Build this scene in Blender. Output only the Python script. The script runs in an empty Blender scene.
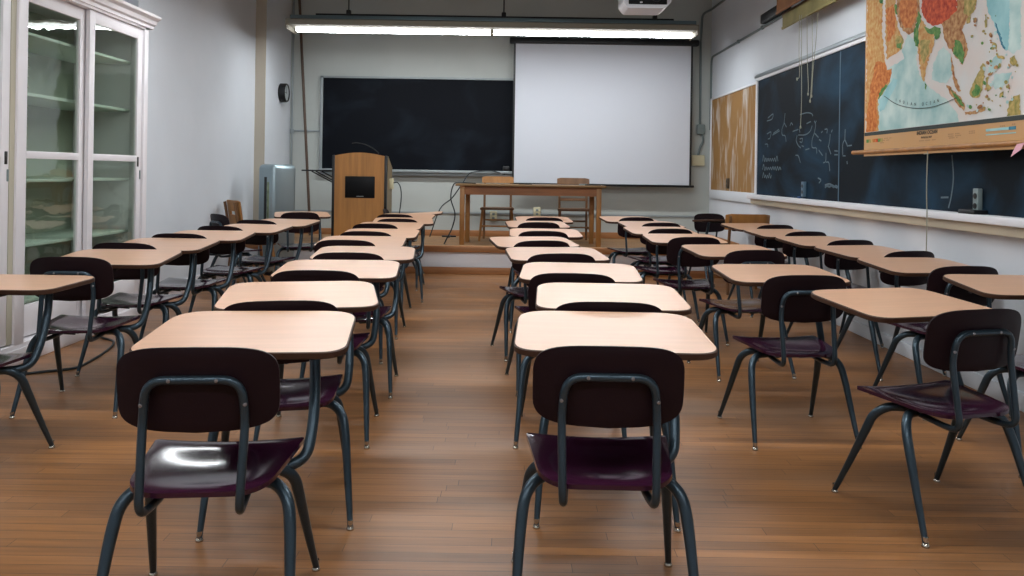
import bpy, bmesh, math, random
from mathutils import Vector, Matrix
R = math.radians
random.seed(7)
sc = bpy.context.scene
COL = sc.collection
CAM_H, FPX, VPX, VPY, ROLL = 1.25, 800.0, 512.0, 173.0, 0.0155

def at(px, py, Y):
    """point of the photograph (1024x576 frame) at depth Y, in metres"""
    u, v = px - VPX, py - VPY
    return Vector(((u + ROLL * v) * Y / FPX, Y, CAM_H - (v - ROLL * u) * Y / FPX))
def at_x(px, py, X):
    u, v = px - VPX, py - VPY
    return at(px, py, X * FPX / (u + ROLL * v))
def at_z(px, py, z):
    u, v = px - VPX, py - VPY
    return at(px, py, (CAM_H - z) * FPX / (v - ROLL * u))

# ------------------------------------------------------------------ materials
def srgb(r, g, b):
    f = lambda c: c / 12.92 if c <= 0.04045 else ((c + 0.055) / 1.055) ** 2.4
    return (f(r / 255), f(g / 255), f(b / 255), 1)

def mat(name, col, rough=0.5, metal=0.0, spec=0.5, var=0.0, vscale=(4, 4, 4), col2=None, bump=0.0, bscale=60, coat=0.0, emit=None, estr=0.0, rvar=0.0, detail=4):
    m = bpy.data.materials.new(name); m.use_nodes = True
    nt = m.node_tree; N = nt.nodes; L = nt.links
    p = N['Principled BSDF']
    p.inputs['Base Color'].default_value = col
    p.inputs['Roughness'].default_value = rough
    p.inputs['Metallic'].default_value = metal
    p.inputs['Specular IOR Level'].default_value = spec
    p.inputs['Coat Weight'].default_value = coat
    p.inputs['Coat Roughness'].default_value = 0.12
    tc = N.new('ShaderNodeTexCoord')
    if var or col2:
        mp = N.new('ShaderNodeMapping'); mp.inputs['Scale'].default_value = vscale
        L.new(tc.outputs['Object'], mp.inputs['Vector'])
        nz = N.new('ShaderNodeTexNoise'); nz.inputs['Scale'].default_value = 1.0; nz.inputs['Detail'].default_value = detail
        L.new(mp.outputs['Vector'], nz.inputs['Vector'])
        rp = N.new('ShaderNodeValToRGB')
        rp.color_ramp.elements[0].position = 0.32; rp.color_ramp.elements[1].position = 0.68
        c2 = col2 or tuple(min(1, c * (1 + var)) for c in col[:3]) + (1,)
        c1 = col if col2 else tuple(c * (1 - var) for c in col[:3]) + (1,)
        rp.color_ramp.elements[0].color = c1; rp.color_ramp.elements[1].color = c2
        L.new(nz.outputs['Fac'], rp.inputs['Fac']); L.new(rp.outputs['Color'], p.inputs['Base Color'])
        if rvar:
            mr = N.new('ShaderNodeMapRange'); mr.inputs['To Min'].default_value = rough - rvar; mr.inputs['To Max'].default_value = rough + rvar
            L.new(nz.outputs['Fac'], mr.inputs['Value']); L.new(mr.outputs['Result'], p.inputs['Roughness'])
    if bump:
        nb = N.new('ShaderNodeTexNoise'); nb.inputs['Scale'].default_value = bscale; nb.inputs['Detail'].default_value = 3
        L.new(tc.outputs['Object'], nb.inputs['Vector'])
        b = N.new('ShaderNodeBump'); b.inputs['Strength'].default_value = bump; b.inputs['Distance'].default_value = 0.004
        L.new(nb.outputs['Fac'], b.inputs['Height']); L.new(b.outputs['Normal'], p.inputs['Normal'])
    if emit:
        p.inputs['Emission Color'].default_value = emit; p.inputs['Emission Strength'].default_value = estr
    return m

def plank_mat(name, c1, c2, mortar, w, h, rough, wear=None, spec=0.5):
    m = bpy.data.materials.new(name); m.use_nodes = True
    nt = m.node_tree; N = nt.nodes; L = nt.links; p = N['Principled BSDF']
    p.inputs['Specular IOR Level'].default_value = spec
    tc = N.new('ShaderNodeTexCoord')
    br = N.new('ShaderNodeTexBrick')
    br.offset = 0.0; br.offset_frequency = 2; br.squash = 1.0
    br.inputs['Scale'].default_value = 1; br.inputs['Mortar Size'].default_value = 0.0012
    br.inputs['Mortar Smooth'].default_value = 0.4; br.inputs['Bias'].default_value = 0.0
    br.inputs['Brick Width'].default_value = w; br.inputs['Row Height'].default_value = h
    br.inputs['Color1'].default_value = c1; br.inputs['Color2'].default_value = c2; br.inputs['Mortar'].default_value = mortar
    # every strip starts at its own random place along the row
    sp = N.new('ShaderNodeSeparateXYZ'); L.new(tc.outputs['Object'], sp.inputs[0])
    dv = N.new('ShaderNodeMath'); dv.operation = 'DIVIDE'; dv.inputs[1].default_value = h; L.new(sp.outputs['Y'], dv.inputs[0])
    fl_ = N.new('ShaderNodeMath'); fl_.operation = 'FLOOR'; L.new(dv.outputs[0], fl_.inputs[0])
    wn_ = N.new('ShaderNodeTexWhiteNoise'); wn_.noise_dimensions = '1D'; L.new(fl_.outputs[0], wn_.inputs['W'])
    ma = N.new('ShaderNodeMath'); ma.operation = 'MULTIPLY_ADD'; ma.inputs[1].default_value = w * 3; L.new(wn_.outputs['Value'], ma.inputs[0]); L.new(sp.outputs['X'], ma.inputs[2])
    cb_ = N.new('ShaderNodeCombineXYZ'); L.new(ma.outputs[0], cb_.inputs['X']); L.new(sp.outputs['Y'], cb_.inputs['Y'])
    L.new(cb_.outputs[0], br.inputs['Vector'])
    def noise(scale, detail=4):
        mp = N.new('ShaderNodeMapping'); mp.inputs['Scale'].default_value = scale
        L.new(tc.outputs['Object'], mp.inputs['Vector'])
        nz = N.new('ShaderNodeTexNoise'); nz.inputs['Scale'].default_value = 1; nz.inputs['Detail'].default_value = detail
        L.new(mp.outputs['Vector'], nz.inputs['Vector']); return nz
    def mul(a, fac_node, lo, hi):
        mr = N.new('ShaderNodeMapRange'); mr.inputs['From Min'].default_value = 0.3; mr.inputs['From Max'].default_value = 0.7
        mr.inputs['To Min'].default_value = lo; mr.inputs['To Max'].default_value = hi
        L.new(fac_node.outputs['Fac'], mr.inputs['Value'])
        mx = N.new('ShaderNodeMix'); mx.data_type = 'RGBA'; mx.blend_type = 'MULTIPLY'; mx.inputs[0].default_value = 1
        L.new(a, mx.inputs[6]); L.new(mr.outputs['Result'], mx.inputs[7]); return mx.outputs[2]
    g = noise((3, 60, 3), 5); big = noise((0.9, 2.2, 1), 3); strip = noise((0.8, 17.5, 1), 0)
    c = mul(br.outputs['Color'], g, 0.82, 1.15)
    c = mul(c, strip, 0.88, 1.10)
    c = mul(c, big, 0.82, 1.12)
    if wear:
        wn = noise((0.7, 1.3, 1), 5)
        mr = N.new('ShaderNodeMapRange'); mr.inputs['From Min'].default_value = 0.5; mr.inputs['From Max'].default_value = 0.72
        mr.inputs['To Min'].default_value = 0; mr.inputs['To Max'].default_value = 0.55
        L.new(wn.outputs['Fac'], mr.inputs['Value'])
        mx = N.new('ShaderNodeMix'); mx.data_type = 'RGBA'; L.new(mr.outputs['Result'], mx.inputs[0])
        L.new(c, mx.inputs[6]); mx.inputs[7].default_value = wear; c = mx.outputs[2]
    L.new(c, p.inputs['Base Color'])
    rr = N.new('ShaderNodeMapRange'); rr.inputs['To Min'].default_value = rough - 0.12; rr.inputs['To Max'].default_value = rough + 0.14
    L.new(big.outputs['Fac'], rr.inputs['Value']); L.new(rr.outputs['Result'], p.inputs['Roughness'])
    b = N.new('ShaderNodeBump'); b.inputs['Strength'].default_value = 0.25; b.inputs['Distance'].default_value = 0.002
    L.new(br.outputs['Fac'], b.inputs['Height']); b.invert = True
    L.new(b.outputs['Normal'], p.inputs['Normal'])
    return m

def glass_mat(name, tint=(0.93, 0.975, 0.94, 1)):
    m = bpy.data.materials.new(name); m.use_nodes = True
    nt = m.node_tree; N = nt.nodes; L = nt.links
    for n in list(N):
        if n.type != 'OUTPUT_MATERIAL': N.remove(n)
    out = [n for n in N if n.type == 'OUTPUT_MATERIAL'][0]
    tr = N.new('ShaderNodeBsdfTransparent'); tr.inputs['Color'].default_value = tint
    gl = N.new('ShaderNodeBsdfGlossy'); gl.inputs['Roughness'].default_value = 0.02
    lw = N.new('ShaderNodeLayerWeight'); lw.inputs['Blend'].default_value = 0.5
    pw = N.new('ShaderNodeMath'); pw.operation = 'POWER'; pw.inputs[1].default_value = 4.0; L.new(lw.outputs['Facing'], pw.inputs[0])
    fr = N.new('ShaderNodeMapRange'); fr.inputs['To Min'].default_value = 0.04; fr.inputs['To Max'].default_value = 0.9; L.new(pw.outputs[0], fr.inputs['Value'])
    nz = N.new('ShaderNodeTexNoise'); nz.inputs['Scale'].default_value = 5
    tc = N.new('ShaderNodeTexCoord'); L.new(tc.outputs['Object'], nz.inputs['Vector'])
    b = N.new('ShaderNodeBump'); b.inputs['Strength'].default_value = 0.12; b.inputs['Distance'].default_value = 0.01
    L.new(nz.outputs['Fac'], b.inputs['Height']); L.new(b.outputs['Normal'], gl.inputs['Normal'])
    mx = N.new('ShaderNodeMixShader'); L.new(fr.outputs['Result'], mx.inputs[0]); L.new(tr.outputs[0], mx.inputs[1]); L.new(gl.outputs[0], mx.inputs[2])
    L.new(mx.outputs[0], out.inputs['Surface'])
    return m

M = {}
M['wall'] = mat('wall_paint', srgb(210, 215, 221), 0.6, spec=0.3, var=0.035, vscale=(1.3, 1.3, 1.3), bump=0.15, bscale=25)
M['wall_back'] = mat('wall_paint_back', srgb(180, 185, 181), 0.6, spec=0.3, var=0.04, vscale=(1.3, 1.3, 1.3), bump=0.1, bscale=25)
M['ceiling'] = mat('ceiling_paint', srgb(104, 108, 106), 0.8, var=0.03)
M['floor'] = plank_mat('strip_floor', srgb(156, 105, 60), srgb(132, 88, 50), srgb(48, 32, 22), 1.1, 0.057, 0.38, wear=srgb(140, 112, 88))
M['stage_floor'] = plank_mat('stage_boards', srgb(165, 125, 85), srgb(148, 110, 72), srgb(80, 55, 35), 1.4, 0.07, 0.5)
M['oak'] = mat('oak', srgb(158, 108, 54), 0.45, var=0.2, vscale=(14, 14, 2.2), detail=6)
M['oak_x'] = mat('oak_lengthwise', srgb(140, 88, 48), 0.45, var=0.2, vscale=(2.2, 16, 16), detail=6)
M['oak_dark'] = mat('oak_dark', srgb(112, 78, 48), 0.5, var=0.2, vscale=(12, 12, 3), detail=6)
M['oak_top'] = mat('table_top_wood', srgb(126, 96, 60), 0.45, var=0.18, vscale=(2.2, 22, 22), detail=6)
M['trimwood'] = mat('trim_wood', srgb(160, 108, 66), 0.5, var=0.15, vscale=(2, 20, 20))
M['podium'] = mat('podium_veneer', srgb(178, 124, 66), 0.45, var=0.16, vscale=(26, 26, 1.6), detail=7)
M['podium_side'] = mat('podium_side_panel', srgb(128, 112, 84), 0.5, var=0.08)
M['black'] = mat('black_plastic', srgb(14, 15, 17), 0.4)
M['blackmetal'] = mat('black_metal', srgb(22, 24, 26), 0.45, metal=0.4)
M['screenblack'] = mat('display_black', srgb(5, 5, 8), 0.5, spec=0.2)
M['white'] = mat('cabinet_white', srgb(230, 226, 229), 0.42, var=0.02)
M['cream'] = mat('cabinet_cream_edge', srgb(188, 182, 162), 0.5)
M['cab_in'] = mat('cabinet_interior', srgb(172, 178, 162), 0.6, var=0.08, vscale=(3, 3, 1))
M['cab_shelf'] = mat('cabinet_shelf', srgb(196, 206, 196), 0.5)
M['glass'] = glass_mat('cabinet_glass')
M['frame_paint'] = mat('board_frame_paint', srgb(222, 222, 226), 0.45)
M['tray_beige'] = mat('tray_beige', srgb(196, 186, 164), 0.5)
M['alu'] = mat('aluminium', srgb(150, 158, 162), 0.35, metal=0.8)
M['alu_dull'] = mat('dull_aluminium', srgb(150, 158, 160), 0.5, metal=0.3)
M['maroon'] = mat('maroon_seat_plastic', srgb(48, 17, 37), 0.13, var=0.06, coat=0.15)
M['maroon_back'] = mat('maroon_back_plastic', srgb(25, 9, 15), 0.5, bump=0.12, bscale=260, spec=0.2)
M['steel'] = mat('hammered_blue_grey_paint', srgb(54, 68, 77), 0.3, metal=0.6, bump=0.22, bscale=160)
M['glide'] = mat('glide_metal', srgb(190, 184, 172), 0.25, metal=0.9)
M['bolt'] = mat('bolt_metal', srgb(150, 148, 150), 0.3, metal=0.8)
M['laminate'] = mat('desktop_laminate', srgb(208, 163, 132), 0.28, var=0.05, vscale=(3, 40, 3), detail=6, spec=0.8)
M['lam_edge'] = mat('desktop_edge', srgb(62, 38, 24), 0.55, spec=0.3)
M['fabric_screen'] = mat('projection_fabric', srgb(200, 204, 212), 0.75, spec=0.2)
M['tube'] = mat('fluorescent_lens', (1, 1, 1, 1), 0.4, emit=(0.93, 0.97, 1.0, 1), estr=46)
M['tube_side'] = mat('milky_lens_side', (1, 1, 1, 1), 0.4, emit=(0.95, 0.97, 1.0, 1), estr=5)
M['fixture'] = mat('fixture_enamel', srgb(150, 147, 134), 0.6, spec=0.2)
M['fixture_rail'] = mat('fixture_rail', srgb(120, 140, 146), 0.45, metal=0.3)
M['proj_white'] = mat('projector_shell', srgb(214, 216, 222), 0.4)
M['conduit'] = mat('grey_conduit', srgb(112, 124, 124), 0.5, metal=0.2)
M['ivory'] = mat('ivory_plate', srgb(206, 200, 168), 0.45)
M['greyplate'] = mat('grey_plate', srgb(118, 132, 132), 0.45)
M['cord_dark'] = mat('dark_cord', srgb(30, 38, 42), 0.5)
M['cord_pale'] = mat('pale_cord', srgb(150, 150, 134), 0.7)
M['cord_brown'] = mat('pole_wood', srgb(78, 58, 44), 0.5, var=0.1)
M['chrome'] = mat('brushed_steel_case', srgb(150, 166, 172), 0.34, metal=0.75, var=0.06, vscale=(3, 3, 0.6))
M['paper'] = mat('white_paper', srgb(226, 228, 230), 0.8)
M['pink'] = mat('pink_paper', srgb(232, 176, 190), 0.8)
M['clockface'] = mat('clock_face', srgb(168, 176, 178), 0.4)
M['chalk'] = mat('chalk', srgb(92, 108, 116), 0.95)
M['chalk_faint'] = mat('faint_chalk', srgb(74, 92, 102), 0.95)
M['blue'] = mat('blue_chalk', srgb(52, 76, 116), 0.9)
M['green_label'] = mat('worn_label', srgb(124, 138, 112), 0.7, var=0.35, vscale=(20, 20, 14))

def board_mat(name, base, smear, s=(1.2, 1.2, 1.8), lo=0.42, hi=0.85):
    m = mat(name, base, 0.6, spec=0.1)
    nt = m.node_tree; N = nt.nodes; L = nt.links; p = N['Principled BSDF']
    tc = N.new('ShaderNodeTexCoord'); mp = N.new('ShaderNodeMapping'); mp.inputs['Scale'].default_value = s
    L.new(tc.outputs['Object'], mp.inputs['Vector'])
    nz = N.new('ShaderNodeTexNoise'); nz.inputs['Scale'].default_value = 1; nz.inputs['Detail'].default_value = 7; nz.inputs['Distortion'].default_value = 0.8
    L.new(mp.outputs['Vector'], nz.inputs['Vector'])
    rp = N.new('ShaderNodeValToRGB'); rp.color_ramp.elements[0].position = lo; rp.color_ramp.elements[1].position = hi
    rp.color_ramp.elements[0].color = base; rp.color_ramp.elements[1].color = smear
    L.new(nz.outputs['Fac'], rp.inputs['Fac']); L.new(rp.outputs['Color'], p.inputs['Base Color'])
    return m
M['slate_back'] = board_mat('slate_back', srgb(9, 13, 20), srgb(34, 44, 54), lo=0.5, hi=1.0)
M['slate_right'] = board_mat('slate_right', srgb(15, 23, 30), srgb(38, 72, 96), s=(1.0, 1.1, 1.6), lo=0.45, hi=0.85)
M['cork'] = board_mat('cork', srgb(150, 114, 70), srgb(202, 198, 192), s=(5, 6.5, 1.8), lo=0.5, hi=0.78)

# ------------------------------------------------------------------ mesh builder
class MB:
    def __init__(s): s.v = []; s.f = []; s.m = []
    def add(s, vs, fs, mi=0):
        o = len(s.v); s.v += [tuple(v) for v in vs]
        for f in fs: s.f.append([i + o for i in f]); s.m.append(mi)
        return s
    def box(s, lo, hi, mi=0, bev=0.0, rot=None, seg=2):
        bm = bmesh.new(); bmesh.ops.create_cube(bm, size=1)
        d = [hi[i] - lo[i] for i in range(3)]; c = [(hi[i] + lo[i]) / 2 for i in range(3)]
        for v in bm.verts: v.co = Vector((v.co.x * d[0], v.co.y * d[1], v.co.z * d[2]))
        if bev: bmesh.ops.bevel(bm, geom=bm.edges[:], offset=min(bev, min(abs(x) for x in d) * 0.45), segments=seg, affect='EDGES', profile=0.5)
        for v in bm.verts:
            co = v.co
            if rot: co = rot @ co
            v.co = co + Vector(c)
        bm.verts.index_update()
        s.add([v.co.copy() for v in bm.verts], [[v.index for v in f.verts] for f in bm.faces], mi); bm.free(); return s
    def tube(s, pts, r, n=10, mi=0, cap=True):
        pts = [Vector(p) for p in pts]; k = len(pts)
        rs = r if isinstance(r, (list, tuple)) else [r] * k
        T = []
        for i in range(k):
            a = pts[max(0, i - 1)]; b = pts[min(k - 1, i + 1)]; T.append((b - a).normalized())
        ref = Vector((0, 0, 1)) if abs(T[0].z) < 0.9 else Vector((1, 0, 0))
        nrm = T[0].cross(ref).normalized(); vs = []
        for i in range(k):
            nrm = (nrm - T[i] * nrm.dot(T[i])).normalized(); bn = T[i].cross(nrm)
            for j in range(n):
                a = 2 * math.pi * j / n
                vs.append(pts[i] + (nrm * math.cos(a) + bn * math.sin(a)) * rs[i])
        fs = []
        for i in range(k - 1):
            for j in range(n):
                fs.append([i * n + j, i * n + (j + 1) % n, (i + 1) * n + (j + 1) % n, (i + 1) * n + j])
        if cap: fs += [list(range(n))[::-1], [(k - 1) * n + j for j in range(n)]]
        return s.add(vs, fs, mi)
    def lathe(s, prof, n=16, mi=0, org=(0, 0, 0), M4=None):
        vs = []; fs = []
        for r, z in prof:
            for j in range(n):
                a = 2 * math.pi * j / n; v = Vector((r * math.cos(a), r * math.sin(a), z))
                if M4: v = M4 @ v
                vs.append(v + Vector(org))
        k = len(prof)
        for i in range(k - 1):
            for j in range(n): fs.append([i * n + j, i * n + (j + 1) % n, (i + 1) * n + (j + 1) % n, (i + 1) * n + j])
        fs += [list(range(n))[::-1], [(k - 1) * n + j for j in range(n)]]
        return s.add(vs, fs, mi)
    def prism(s, outline, fn, t, mi=0, mi_side=None):
        """outline: list of (a,b); fn(a,b,h) -> point, extruded h from 0 to t"""
        n = len(outline); vs = [fn(a, b, 0) for a, b in outline] + [fn(a, b, t) for a, b in outline]
        s.add(vs, [list(range(n))[::-1], [n + i for i in range(n)]], mi)
        return s.add(vs, [[i, (i + 1) % n, n + (i + 1) % n, n + i] for i in range(n)], mi if mi_side is None else mi_side)
    def build(s, name, mats, parent=None, smooth=35, loc=None):
        me = bpy.data.meshes.new(name); me.from_pydata(s.v, [], s.f)
        for m in (mats if isinstance(mats, (list, tuple)) else [mats]): me.materials.append(M[m] if isinstance(m, str) else m)
        me.polygons.foreach_set('material_index', s.m); me.update()
        bm = bmesh.new(); bm.from_mesh(me); bmesh.ops.recalc_face_normals(bm, faces=bm.faces[:]); bm.to_mesh(me); bm.free()
        if smooth:
            me.polygons.foreach_set('use_smooth', [True] * len(me.polygons)); me.set_sharp_from_angle(angle=R(smooth))
        o = bpy.data.objects.new(name, me); COL.objects.link(o)
        if parent: o.parent = parent
        if loc: o.location = loc
        return o

def spline(pts, sub=6):
    P = [Vector(p) for p in pts]; P = [P[0] * 2 - P[1]] + P + [P[-1] * 2 - P[-2]]; out = []
    for i in range(1, len(P) - 2):
        for k in range(sub):
            t = k / sub; a, b, c, d = P[i - 1], P[i], P[i + 1], P[i + 2]
            out.append(0.5 * ((2 * b) + (c - a) * t + (2 * a - 5 * b + 4 * c - d) * t * t + (3 * b - 3 * c + d - a) * t ** 3))
    out.append(P[-2]); return out
def fillet(pts, rads, seg=6):
    """polyline with rounded corners"""
    P = [Vector(p) for p in pts]; out = [P[0]]
    for i in range(1, len(P) - 1):
        r = rads[i - 1] if isinstance(rads, (list, tuple)) else rads
        a = (P[i - 1] - P[i]); b = (P[i + 1] - P[i]); la, lb = a.length, b.length
        d = min(r, la * 0.49, lb * 0.49); p0 = P[i] + a / la * d; p1 = P[i] + b / lb * d
        for k in range(seg + 1):
            t = k / seg; out.append(p0 * (1 - t) ** 2 + P[i] * 2 * t * (1 - t) + p1 * t * t)
    out.append(P[-1]); return out
def round_poly(pts, rads, seg=7):
    n = len(pts); out = []
    for i in range(n):
        p = Vector(pts[i]); a = Vector(pts[i - 1]) - p; b = Vector(pts[(i + 1) % n]) - p
        d = min(rads[i], a.length * 0.49, b.length * 0.49)
        p0 = p + a.normalized() * d; p1 = p + b.normalized() * d
        for k in range(seg + 1):
            t = k / seg; q = p0 * (1 - t) ** 2 + p * 2 * t * (1 - t) + p1 * t * t; out.append((q.x, q.y))
    return out

def tag(o, label=None, cat=None, group=None, kind=None):
    if label: o['label'] = label
    if cat: o['category'] = cat
    if group: o['group'] = group
    if kind: o['kind'] = kind
    return o
def empty(name, loc=(0, 0, 0), rz=0.0):
    o = bpy.data.objects.new(name, None); COL.objects.link(o); o.empty_display_size = 0.1
    o.location = loc; o.rotation_euler = (0, 0, rz); return o
def copy_tree(o, parent=None):
    c = o.copy(); COL.objects.link(c)
    if parent: c.parent = parent
    for ch in list(o.children): copy_tree(ch, c)
    return c
def struct(o, label):
    return tag(o, label, 'room', None, 'structure')

# ------------------------------------------------------------------ the room
XR, XL, XPIL, YB, YF, ZC = 2.80, -3.29, -3.16, 11.35, -2.2, 3.75
ST_Y, ST_Z = 9.8, 0.345
CAB_X, CAB_Y0, CAB_Y1 = -3.08, 3.12, 6.75
struct(MB().box((-3.9, YF - 0.2, -0.1), (XR + 0.2, YB + 0.2, 0)).build('floor', 'floor', smooth=0), 'worn brown strip wood floor')
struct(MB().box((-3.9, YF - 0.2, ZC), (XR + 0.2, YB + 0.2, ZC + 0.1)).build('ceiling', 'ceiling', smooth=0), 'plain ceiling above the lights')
w = MB()
w.box((XL - 0.7, 7.0, 0), (XL, YB + 0.2, ZC)).box((XL - 0.7, YF - 0.2, 0), (XL, CAB_Y0 - 0.02, ZC)).box((XL - 0.7, CAB_Y0 - 0.02, 0), (XL - 0.42, 7.0, ZC))
w.box((XL - 0.02, 10.2, 0), (XPIL, YB + 0.1, ZC)).box((XL - 0.02, 10.19, 0), (XPIL + 0.002, 10.2, ZC), 1)
struct(w.build('wall_left', ['wall', mat('beige_pilaster_edge', srgb(182, 173, 157), 0.6)], smooth=0), 'pale grey left wall with a pilaster at the far end')
struct(MB().box((XR, YF - 0.2, 0), (XR + 0.2, YB + 0.2, ZC)).build('wall_right', 'wall', smooth=0), 'pale grey right wall with the chalkboard')
w = MB().box((-3.9, YB, 0), (XR + 0.2, YB + 0.2, ZC)).box((-1.87, YB - 0.035, 2.585), (2.55, YB + 0.02, ZC))
struct(w.build('wall_back', 'wall_back', smooth=0), 'pale back wall with a raised upper panel')
struct(MB().box((-3.9, YF - 0.2, 0), (XR + 0.2, YF, ZC)).build('wall_front', 'wall', smooth=0), 'plain wall behind the desks')
st = struct(MB().box((XL, ST_Y + 0.025, 0), (XR, YB, ST_Z - 0.03)).build('stage_platform', 'frame_paint', smooth=0), 'low white stage along the back wall with oak edge')
MB().box((XL, ST_Y + 0.03, ST_Z - 0.035), (XR, YB, ST_Z)).build('stage_boards', 'stage_floor', st, smooth=0)
MB().box((XL, ST_Y - 0.012, ST_Z - 0.075), (XR, ST_Y + 0.045, ST_Z + 0.002), bev=0.008).build('nosing', 'trimwood', st)
MB().box((XL, ST_Y - 0.004, 0), (XR, ST_Y + 0.03, 0.085), bev=0.005).build('riser_baseboard', 'trimwood', st)
struct(MB().box((XPIL, YB - 0.02, ST_Z), (XR, YB, ST_Z + 0.085), bev=0.006).build('baseboard_back', 'trimwood'), 'oak baseboard along the back wall')
struct(MB().box((XR - 0.02, ST_Y, ST_Z), (XR, YB - 0.02, ST_Z + 0.085), bev=0.006).build('baseboard_right', 'trimwood'), 'oak baseboard along the stage end of the right wall')
struct(MB().box((XL, 7.02, 0), (XL + 0.02, 9.78, 0.13), bev=0.006).build('baseboard_left', 'white'), 'white baseboard along the left wall')
struct(MB().box((XR - 0.02, YF, 0), (XR, ST_Y - 0.01, 0.10), bev=0.006).build('baseboard_right_lower', 'wall'), 'pale baseboard below the chalkboard wall')
struct(MB().box((XPIL, YB - 0.018, 0.655), (XR, YB, 0.685), bev=0.004).build('trim_1', 'alu_dull'), 'thin grey wiring strip low on the back wall')
struct(MB().box((-3.13, YB - 0.018, 1.79), (-2.72, YB, 1.815), bev=0.003).box((-3.14, YB - 0.02, 0.685), (-3.115, YB, 3.7), bev=0.003).box((-3.15, YB - 0.03, 1.76), (-3.10, YB, 1.83), bev=0.004).build('trim_2', 'alu_dull'), 'thin grey wiring strip left of the back blackboard')

# ------------------------------------------------------------------ built-in glass cabinet
cab = tag(empty('display_cabinet', (CAB_X, CAB_Y0, 0)), 'white built-in glass-fronted cabinet with sliding doors along the left wall', 'cabinet')
def c_(x, y, z): return (x - CAB_X, y - CAB_Y0, z)
def cbox(mb, lo, hi, **k): return mb.box(c_(*lo), c_(*hi), **k)
XBK = -3.68
ZT = 2.40
f = MB()
cbox(f, (XBK, CAB_Y0, 0.0), (CAB_X, CAB_Y1, 0.13), bev=0.004)
cbox(f, (-3.10, CAB_Y0, 0.0), (CAB_X + 0.012, CAB_Y1, 0.10), bev=0.006)
for y0, y1 in ((6.68, CAB_Y1), (4.976, 5.075), (CAB_Y0, 3.19)): cbox(f, (-3.2, y0, 0.12), (CAB_X, y1, ZT + 0.03), bev=0.005)
cbox(f, (XBK, 6.69, 0.12), (-3.15, CAB_Y1, ZT), bev=0.003)
cbox(f, (XBK, CAB_Y0, 0.12), (-3.15, 3.16, ZT), bev=0.003)
cbox(f, (-3.2, CAB_Y0, ZT), (CAB_X, CAB_Y1, ZT + 0.07), bev=0.004)
cbox(f, (XBK, CAB_Y0, ZT + 0.02), (CAB_X, CAB_Y1, ZT + 0.09))
f.build('carcass', 'white', cab)
f = MB(); cbox(f, (-3.2, 4.927, 0.14), (-3.095, 4.974, ZT)); f.build('filler_strip', 'cream', cab)
bk = MB(); cbox(bk, (XBK - 0.02, CAB_Y0, 0.1), (XBK, CAB_Y1, ZT + 0.05)); cbox(bk, (XBK, 4.925, 0.12), (-3.2, 4.955, ZT)); bk.build('back_panel', 'cab_in', cab, smooth=0)
cr = MB()   # stepped cornice moulding
prof = [(CAB_X - 0.03, ZT + 0.02), (CAB_X + 0.012, ZT + 0.02), (CAB_X + 0.015, ZT + 0.045), (CAB_X + 0.035, ZT + 0.055), (CAB_X + 0.045, ZT + 0.085), (CAB_X + 0.075, ZT + 0.105), (CAB_X + 0.082, ZT + 0.125), (CAB_X - 0.03, ZT + 0.125)]
cr.prism(prof, lambda a, b, h: c_(a, CAB_Y0 - 0.03 + h, b), CAB_Y1 - CAB_Y0 + 0.09)
cr.build('cornice', 'white', cab, smooth=20)
for z in (0.35, 0.72, 1.15, 1.72, 2.12):
    for y0, y1 in ((3.17, 4.925), (4.955, 6.69)):
        s_ = MB(); cbox(s_, (XBK, y0, z - 0.011), (-3.2, y1, z + 0.011), bev=0.003); s_.build('shelf', 'cab_shelf', cab)
for yy in (5.0, 5.72, 6.60, 3.22, 4.86):    # saw-tooth shelf standards
    o = []
    for k in range(28):
        z0 = 0.36 + k * 0.072; o += [(0, z0), (0.028, z0 + 0.008)]
    o = [(-0.022, 0.36)] + o + [(0, 2.38), (-0.022, 2.38)]
    s_ = MB(); s_.prism(o, lambda a, b, h: c_(-3.50 + a, yy + h, b), 0.02); s_.build('shelf_standard', 'cream', cab, smooth=0)
def door(y0, y1, xf, pull_y, ly):
    th = 0.032; d = MB()
    def b(lo, hi): cbox(d, lo, hi, bev=0.004)
    st_ = 0.075
    b((xf - th, y0, 0.14), (xf, y0 + st_, ZT)); b((xf - th, y1 - st_, 0.14), (xf, y1, ZT))
    q = 0.0015
    b((xf - th + q, y0 + 0.01, ZT - 0.09), (xf - q, y1 - 0.01, ZT - 0.0015)); b((xf - th + q, y0 + 0.01, 0.1415), (xf - q, y1 - 0.01, 0.345)); b((xf - th + q, y0 + 0.01, 1.295), (xf - q, y1 - 0.01, 1.345))
    do = d.build('door', 'white', cab)
    g = MB()
    for z0, z1 in ((0.34, 1.30), (1.34, ZT - 0.085)): cbox(g, (xf - 0.018, y0 + st_ - 0.005, z0), (xf - 0.014, y1 - st_ + 0.005, z1))
    g.build('pane', 'glass', do, smooth=0)
    g = MB(); cbox(g, (xf - 0.005, pull_y - 0.014, 1.255), (xf + 0.003, pull_y + 0.014, 1.335), bev=0.003); g.build('pull', 'black', do)
    g = MB(); cbox(g, (xf - 0.004, ly - 0.008, 1.15), (xf + 0.006, ly + 0.008, 1.225), bev=0.004); g.build('latch', 'greyplate', do)
door(5.845, 6.675, CAB_X - 0.018, 6.62, 6.655)
door(5.07, 5.86, CAB_X - 0.055, 5.11, 5.10)
door(4.0, 4.925, CAB_X - 0.018, 4.895, 4.912)
door(3.19, 4.09, CAB_X - 0.055, 3.24, 3.235)

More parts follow.
